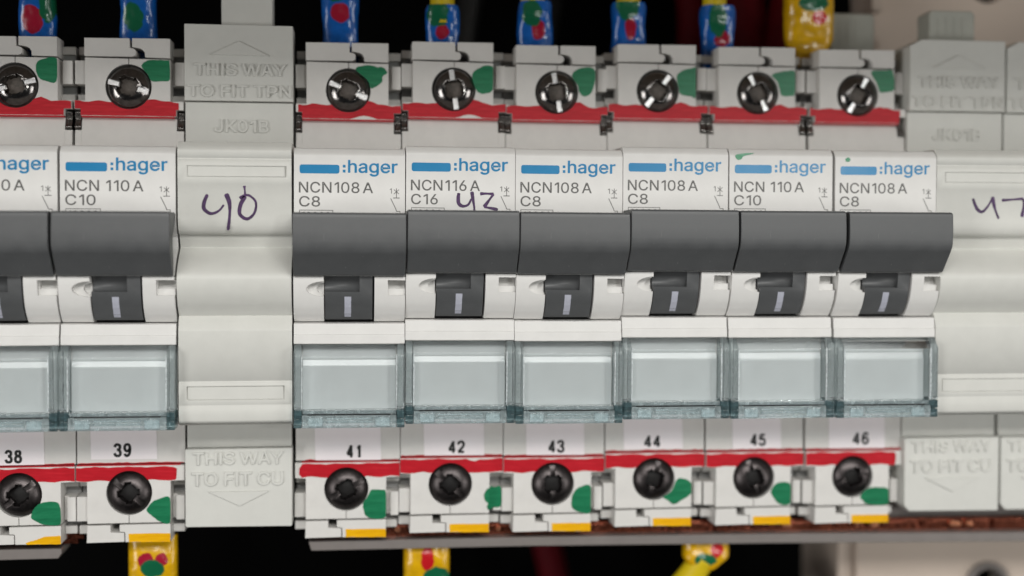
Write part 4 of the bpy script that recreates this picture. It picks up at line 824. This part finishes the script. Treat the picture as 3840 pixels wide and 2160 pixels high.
# small red paint nicks on the edge of module 40's lower panel
# ---------------------------------------------------------------- grey locating posts behind the right-hand modules
for u0, u1, v0, v1, w0, lab in ((111.2, 119.8, 40, 48.4, -14.5, 'grey green plastic post above the blank module marked 47'), (95.9, 104.2, 40.6, 48.9, -22.0, 'grey green plastic post between the yellow sleeve and the other post')):
    mb = MB(); mb.ew([(u0, v0), (u1, v0), (u1, v1 - .6), (u1 - .6, v1), (u0 + .6, v1), (u0, v1 - .6)], w0 - 5, w0, 0.35, 3)
    for i in range(4): mb.box(u0 + 1.6 + i * 1.5, u0 + 2.0 + i * 1.5, v0 + 1, v1 - 1.2, w0 - .3, w0 + .09, 0.04)
    o = ob('locating_post', mb.mesh('locating_post', 'greystem')); o['label'] = lab; o['category'] = 'plastic post'; o['group'] = 'locating posts behind the row'

# ---------------------------------------------------------------- cabinet interior
def struct(name, me, lab=None):
    o = ob(name, me); o['kind'] = 'structure'; o['label'] = lab or name.replace('_', ' '); return o
mb = MB(); mb.box(-200, 330, -150, 150, -122, -118, 0); struct('cabinet_back_wall', mb.mesh('cabinet_back_wall', 'backplate'), 'dark back wall of the cabinet')
def plate(name, outl, w0, w1, holes, lab):
    mb = MB(); mb.ew(outl, w0, w1, 0.5); me = mb.mesh(name, 'beige')
    for hu, hv, hr in holes:
        c = MB(); c.lathe(hu, hv, [(0, w0 - 3), (hr, w0 - 3), (hr, w1 + 3), (0, w1 + 3)], 40); me = cut(me, c)
    o = ob(name, me); o['label'] = lab; o['category'] = 'steel plate'; return o
plate('mounting_plate', [(109, 33), (190, 33), (190, 90), (109, 90)], -47, -42, [(135.6, 59.4, 4.2)], 'beige painted steel plate behind the posts, upper right corner')
plate('mounting_plate', [(107.5, -90), (190, -90), (190, -37), (107.5, -37)], -42, -37, [(134.5, -60.6, 3.4)], 'beige painted steel plate below the copper busbar, lower right corner')
mb = MB(); mb.box(104.3, 107.3, -90, -37, -60, -38.5, 0.4); ob('plate_flange', mb.mesh('plate_flange', 'beige'), bpy.data.objects['mounting_plate.001'])
mb = MB(); mb.box(109.2, 111.6, 52, 90, -41.9, -36, 0.6); ob('folded_edge', mb.mesh('folded_edge', 'beige'), bpy.data.objects['mounting_plate'])
mb = MB(); mb.lathe(134.5, -60.6, [(3.3, -41), (4.6, -41), (4.6, -36.2), (4.2, -35.9), (3.5, -35.9), (3.3, -36.2), (3.3, -41)], 40)
o = ob('cable_grommet', mb.mesh('cable_grommet', 'rail')); o['label'] = 'grey ring set in the beige plate at the bottom right'; o['category'] = 'grommet'

mb = MB(); mb.box(-260, 380, 74, 78, -118, 92, 0.5); mb.box(-260, 380, 64.5, 74.2, 88, 92, 0.5)  # hood out of view, placed and sized to shade the upper terminals
struct('cabinet_shade_hood', mb.mesh('cabinet_shade_hood', 'beige'), 'unseen steel hood on the cabinet, added to shade the upper terminals')
# ---------------------------------------------------------------- busbar and its carrier
def rail(name, pts, lab, wf=-14.5):
    mb = MB(); mb.ew(pts, wf - 7, wf, 0.25, 3)
    mb2 = mb.mesh(name, 'rail'); o = ob(name, mb2); o['label'] = lab; o['category'] = 'busbar carrier'; o['group'] = 'busbar carriers under the row'; return o
rail('busbar_carrier', [(-90, -44.05), (-39.6, -44.1), (-38.75, -44.2), (-38.7, -45.0), (-39.3, -45.85), (-90, -46.0)], 'grey plastic busbar carrier at the bottom left, ending under breaker 39')
rail('busbar_carrier', [(1.95, -43.95), (40, -44.05), (82.6, -44.5), (160, -45.75), (160, -47.5), (82.6, -46.2), (40, -45.65), (2.4, -45.55)], 'long grey plastic busbar carrier under the breakers 41 to 46')
def copper(name, u0, u1, slope, lab, seed, glints=()):
    rnd = random.Random(seed); t = thing(name, lab, 'busbar', (0, 0, 0), 'copper busbars under the row')
    f = lambda u: -slope * (u - 2)
    mb = MB(); mb.ew([(u0, -41.6 + f(u0)), (u1, -41.6 + f(u1)), (u1, -43.98 + f(u1)), (u0, -43.98 + f(u0))], -24, -17.3, 0.12)
    ob('copper_bar', mb.mesh('copper_bar', 'copper'), t)
    u = u0 + 1.0; i = 0
    while u < u1 - 3:
        L = rnd.uniform(5.0, 9.5)
        mb = MB()
        n = 10; top = [(u + L * j / n, -41.9 + f(u) + rnd.uniform(-.25, .2)) for j in range(n + 1)]
        bot = [(u + L * (n - j) / n, -43.3 + f(u) + rnd.uniform(-.25, .25)) for j in range(n + 1)]
        mb.ew(top + bot, -17.6, -16.6 + rnd.uniform(-.3, .3), 0.25)
        ob('copper_tooth', mb.mesh('copper_tooth', 'copper'), t)
        u += L + rnd.uniform(.3, 1.2)
    for gu, gw in glints:  # added bright lumps where the bar is meant to glint
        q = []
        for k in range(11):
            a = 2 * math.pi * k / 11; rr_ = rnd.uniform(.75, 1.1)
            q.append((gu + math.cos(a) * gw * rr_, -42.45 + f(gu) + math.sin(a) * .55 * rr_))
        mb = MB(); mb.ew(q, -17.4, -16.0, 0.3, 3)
        ob('copper_glint', mb.mesh('copper_glint', 'copperglint'), t)
    return t
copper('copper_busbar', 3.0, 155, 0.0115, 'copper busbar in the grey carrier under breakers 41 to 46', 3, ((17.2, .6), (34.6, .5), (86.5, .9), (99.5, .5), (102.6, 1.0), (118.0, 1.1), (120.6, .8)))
copper('copper_busbar', -90, -36.6, 0.0, 'copper busbar end beside the bottom left carrier', 8)
# grey strip behind the right hand modules
mb = MB(); mb.box(104.5, 160, -43.1, -40.9, -22, -19.2, 0.2)
o = ob('support_strip', mb.mesh('support_strip', 'rail')); o['label'] = 'grey strip above the copper busbar, right of breaker 46'; o['category'] = 'support strip'

# ---------------------------------------------------------------- wires and sleeves
def sleeve_mat(name, base, spots, seed):
    m, nt, b, out = new_mat(name)
    v = tex_coord(nt); sep = nt.nodes.new('ShaderNodeSeparateXYZ'); nt.links.new(v, sep.inputs[0])
    nz = noise_node(nt, v, 0.55, 3, 0.55)
    f = noise_node(nt, v, 0.6, 4, 0.6)
    col = ramp(nt, f, [(0.3, [x * .8 for x in base]), (0.7, [min(1, x * 1.15) for x in base])])
    def mth(op, a, c):
        n = nt.nodes.new('ShaderNodeMath'); n.operation = op
        for i, q in enumerate((a, c)):
            if isinstance(q, (int, float)): n.inputs[i].default_value = q
            elif q is not None: nt.links.new(q, n.inputs[i])
        return n.outputs[0]
    for cx, cz, rx, rz, c in spots:
        dx = mth('MULTIPLY', mth('SUBTRACT', sep.outputs[0], cx), 1 / rx); dz = mth('MULTIPLY', mth('SUBTRACT', sep.outputs[2], cz), 1 / rz)
        d = mth('ADD', mth('MULTIPLY', dx, dx), mth('MULTIPLY', dz, dz))
        d = mth('ADD', d, mth('MULTIPLY', mth('SUBTRACT', nz, 0.5), 1.6))
        mr = nt.nodes.new('ShaderNodeMapRange'); mr.inputs[1].default_value = 1.12; mr.inputs[2].default_value = 0.88
        nt.links.new(d, mr.inputs[0])
        mx = nt.nodes.new('ShaderNodeMixRGB'); nt.links.new(mr.outputs[0], mx.inputs[0]); nt.links.new(col, mx.inputs[1]); mx.inputs[2].default_value = (*c, 1)
        col = mx.outputs[0]
    nt.links.new(col, b.inputs['Base Color']); b.inputs['Roughness'].default_value = 0.22; b.inputs['Specular IOR Level'].default_value = 0.6
    bp = nt.nodes.new('ShaderNodeBump'); bp.inputs['Strength'].default_value = 0.8; bp.inputs['Distance'].default_value = 0.8
    nt.links.new(noise_node(nt, v, 0.30, 1.5, 0.5), bp.inputs['Height']); nt.links.new(bp.outputs[0], b.inputs['Normal'])
    return m

def tube_rows(rows, name, mat, n=28, cap=True):
    """rows of (centre u, v, w, half width, half depth, squareness)"""
    b = bmesh.new(); rings = []
    for cu, v, w, a, d, sq in rows:
        ring = []
        for i in range(n):
            t = 2 * math.pi * i / n; c, s = math.cos(t), math.sin(t)
            x = math.copysign(abs(c) ** (2 / sq), c) * a; y = math.copysign(abs(s) ** (2 / sq), s) * d
            ring.append(b.verts.new(P3(cu + x, v, w + y)))
        rings.append(ring)
    for A, B in zip(rings, rings[1:]):
        for i in range(n): b.faces.new((A[i], A[(i + 1) % n], B[(i + 1) % n], B[i]))
    if cap: b.faces.new(rings[0]); b.faces.new(rings[-1][::-1])
    bmesh.ops.recalc_face_normals(b, faces=b.faces)
    me = bpy.data.meshes.new(name); b.to_mesh(me); b.free(); me.shade_smooth(); me.set_sharp_from_angle(angle=math.radians(60))
    me.materials.append(M[mat] if isinstance(mat, str) else mat); return me

def wire_mesh(pts, r, name, mat, n=14):
    q = pts; b = bmesh.new(); rings = []
    P = [P3(*p) for p in q]
    # smooth
    S = []
    for i in range(len(P) - 1):
        p0 = P[max(0, i - 1)]; p1 = P[i]; p2 = P[i + 1]; p3 = P[min(len(P) - 1, i + 2)]
        for j in range(8):
            t = j / 8; S.append(0.5 * ((2 * p1) + (-p0 + p2) * t + (2 * p0 - 5 * p1 + 4 * p2 - p3) * t * t + (-p0 + 3 * p1 - 3 * p2 + p3) * t ** 3))
    S.append(P[-1]); up = Vector((0, 1, 0))
    for i, p in enumerate(S):
        d = (S[min(len(S) - 1, i + 1)] - S[max(0, i - 1)]).normalized()
        s_ = d.cross(up).normalized(); t_ = s_.cross(d)
        rings.append([b.verts.new(p + (s_ * math.cos(2 * math.pi * k / n) + t_ * math.sin(2 * math.pi * k / n)) * r) for k in range(n)])
    for A, B in zip(rings, rings[1:]):
        for i in range(n): b.faces.new((A[i], A[(i + 1) % n], B[(i + 1) % n], B[i]))
    b.faces.new(rings[0]); b.faces.new(rings[-1][::-1]); bmesh.ops.recalc_face_normals(b, faces=b.faces)
    me = bpy.data.meshes.new(name); b.to_mesh(me); b.free(); me.shade_smooth(); me.materials.append(M[mat]); return me

BL = (0.006, 0.105, 0.42); YE = (0.66, 0.37, 0.003); GR = (0.006, 0.115, 0.05); RD = (0.33, 0.008, 0.03)
WZ = -18.5
GRP = 'insulated wires with marked sleeves'
# (left u, right u, sleeve top v, base colour, spots (du, v, ru, rv, colour), wire u, label)
sl = [
 (-45.75, -39.6, 58, BL, [(-.5, 43.9, 1.7, 2.3, RD), (1.9, 46.0, 1.3, 2.6, GR)], None, 'blue wire sleeve with green and red paint, above breaker 38'),
 (-29.4, -23.1, 58, BL, [(-.6, 44.6, 1.7, 2.3, GR)], None, 'blue wire sleeve with only a green paint spot, above breaker 39'),
 (4.2, 10.7, 58, BL, [(.1, 46.0, 1.6, 1.6, RD), (-.6, 49.0, 1.5, 1.2, GR)], None, 'blue wire sleeve with red paint spot, above breaker 41 right of the blank module'),
 (22.0, 28.0, 47.75, BL, [(-.2, 43.2, 1.2, 1.2, RD), (-1.0, 46.2, 2.0, 2.2, GR)], 0.0, 'blue wire sleeve with a short yellow wire above, behind breaker 42'),
 (37.95, 44.3, 48.85, BL, [(.4, 43.9, 1.2, 1.7, RD), (-.8, 46.6, 1.8, 2.2, GR)], -.4, 'blue wire sleeve behind breaker 43 with pale green and red paint'),
 (54.6, 60.9, 49.0, BL, [(0, 44.5, 1.0, 1.9, RD), (-.5, 48.2, 2.0, 2.4, GR)], 0, 'blue wire sleeve behind breaker 44 with long red spot'),
 (70.6, 76.9, 48.8, BL, [(.5, 43.0, 1.4, 1.4, RD), (-.4, 46.2, 1.6, 3.0, GR)], -.5, 'blue wire sleeve behind breaker 45, yellow wire above, beside the red cables'),
 (86.1, 94.9, 58, YE, [(1.2, 46.9, 1.4, 1.3, (.55, .006, .01)), (.2, 49.6, 2.7, 1.6, GR)], None, 'wide yellow wire sleeve with green and red paint, between breakers 45 and 46'),
]
for i, (u0, u1, vt, base, spots, wu, lab) in enumerate(sl):
    c = (u0 + u1) / 2; a = (u1 - u0) / 2 * 1.0
    t = thing('sleeved_wire', lab, 'wire', (c, 40, WZ), GRP)
    rows = []
    v = 36.0 if base is BL else 38.5; rnd = random.Random(i)
    N = 16; vb = v
    for k in range(N + 1):
        v = vb + (vt - vb) * k / N
        x = (v - 41) / 8
        wv = a * (0.955 + 0.045 * math.sin(x * 5 + i * 1.7))
        dd = 1.5 + 0.9 * min(1, max(0, (v - 42) / 4.5)) + 0.1 * math.sin(v * 1.3 + i)
        if base is YE: wv = a * (0.55 + 0.45 * min(1, max(0, (v - 40.3) / 2.2)))
        rows.append((rnd.uniform(-.06, .06), v - 40, 0, wv * (1.0 if k < N else .93), dd, 3.2))
    sp = [(du, vv - 40, ru, rv, c_) for du, vv, ru, rv, c_ in spots]
    mt = sleeve_mat('painted_sleeve', base, sp, i)
    ob('sleeve', tube_rows(rows, 'sleeve', mt), t)
    if wu is not None:
        ob('wire_core', wire_mesh([(wu, vt - 43, 0), (wu, vt - 38, 0), (wu + .3, vt - 30, -.5), (wu + 1, vt - 15, -3)], 2.1, 'wire_core', 'yellowwire'), t)
# lower yellow sleeves
lo = [(-28.5, -20.3, [(-1.0, -46.9, 1.3, 1.3, RD), (1.6, -46.9, 1.0, 1.2, RD), (.2, -48.4, 2.0, 1.5, GR)], 'yellow wire sleeve hanging below breaker 39', 0, None),
      (18.2, 26.3, [(.1, -47.9, 1.1, 2.1, (.5, .01, .015)), (1.6, -51.3, 2.3, 2.0, GR)], 'yellow wire sleeve hanging below the grey carrier under breaker 42', 0, None),
      (68.0, 76.4, [(1.6, -47.7, 1.2, 1.3, (.5, .01, .015)), (-.6, -49.4, 2.0, 1.2, GR)], 'yellow wire sleeve below the grey carrier under breaker 45, cut off obliquely', 1, None)]
for i, (u0, u1, spots, lab, kind, _) in enumerate(lo):
    c = (u0 + u1) / 2; a = (u1 - u0) / 2
    t = thing('sleeved_wire', lab, 'wire', (c, -40, WZ), GRP)
    rows = []; vb = -42.9 if i == 0 else -44.6; ve = -60 if kind == 0 else -51.2
    for k in range(15):
        v = vb + (ve - vb) * k / 14
        s_ = 1.0
        off = 0; wv = a * (0.82 + 0.18 * s_)
        if kind == 1:
            q = max(0, (-49.2 - v) / 2.0); wv *= (1 - .45 * q)
            off = -.5 * q
        rows.append((off, v + 40, 0, wv, 1.9 + .3 * math.sin(v * .9 + i), 3.0))
    sp = [(du, vv + 40, ru, rv, c_) for du, vv, ru, rv, c_ in spots]
    ob('sleeve', tube_rows(rows, 'sleeve', sleeve_mat('painted_sleeve', YE, sp, i + 20)), t)
    if kind == 1:
        ob('wire_core', wire_mesh([(-.5, -9.5, 0), (-2.4, -12.4, -.3), (-6, -17, -1), (-12, -26, -2)], 2.4, 'wire_core', 'yellowwire'), t)

# loose cables far inside the cabinet
def cable(pts, r, mat, lab, grp):
    o = ob('loose_cable', wire_mesh(pts, r, 'loose_cable', mat, 18)); o['label'] = lab; o['category'] = 'cable'; o['group'] = grp
G2 = 'dark cables inside the cabinet'
cable([(86, 28, -42), (86, 50, -42), (82, 90, -50)], 4.2, 'redcable', 'dark red cable just right of the blue sleeve behind breaker 45', G2)
cable([(88, 24, -38), (93, 48, -38), (100, 85, -46)], 4.0, 'redcable', 'dark red cable leaning right behind the wide yellow sleeve', G2)
cable([(74, 24, -52), (78, 55, -52), (70, 95, -60)], 3.4, 'redcable', 'faint red cable deep in the cabinet, left of the other red cables', G2)
cable([(108, -76, -34), (98, -64, -34), (88, -62.5, -34), (78, -66, -36), (66, -84, -40)], 4.2, 'redcable', 'dark red cable curving in from the bottom edge below breaker 46', G2)
cable([(50, -38, -85), (52, -56, -85), (60, -90, -85)], 3.2, 'redcable', 'faint red cable hanging in the dark below breaker 43', G2)
cable([(30, 24, -70), (33, 50, -70), (40, 95, -75)], 2.6, 'blackcable', 'thin black cable in the dark between the sleeves behind breakers 42 and 43', G2)
cable([(44, 24, -80), (52, 55, -80), (58, 95, -85)], 2.6, 'blackcable', 'thin black cable in the dark right of the sleeve behind breaker 43', G2)
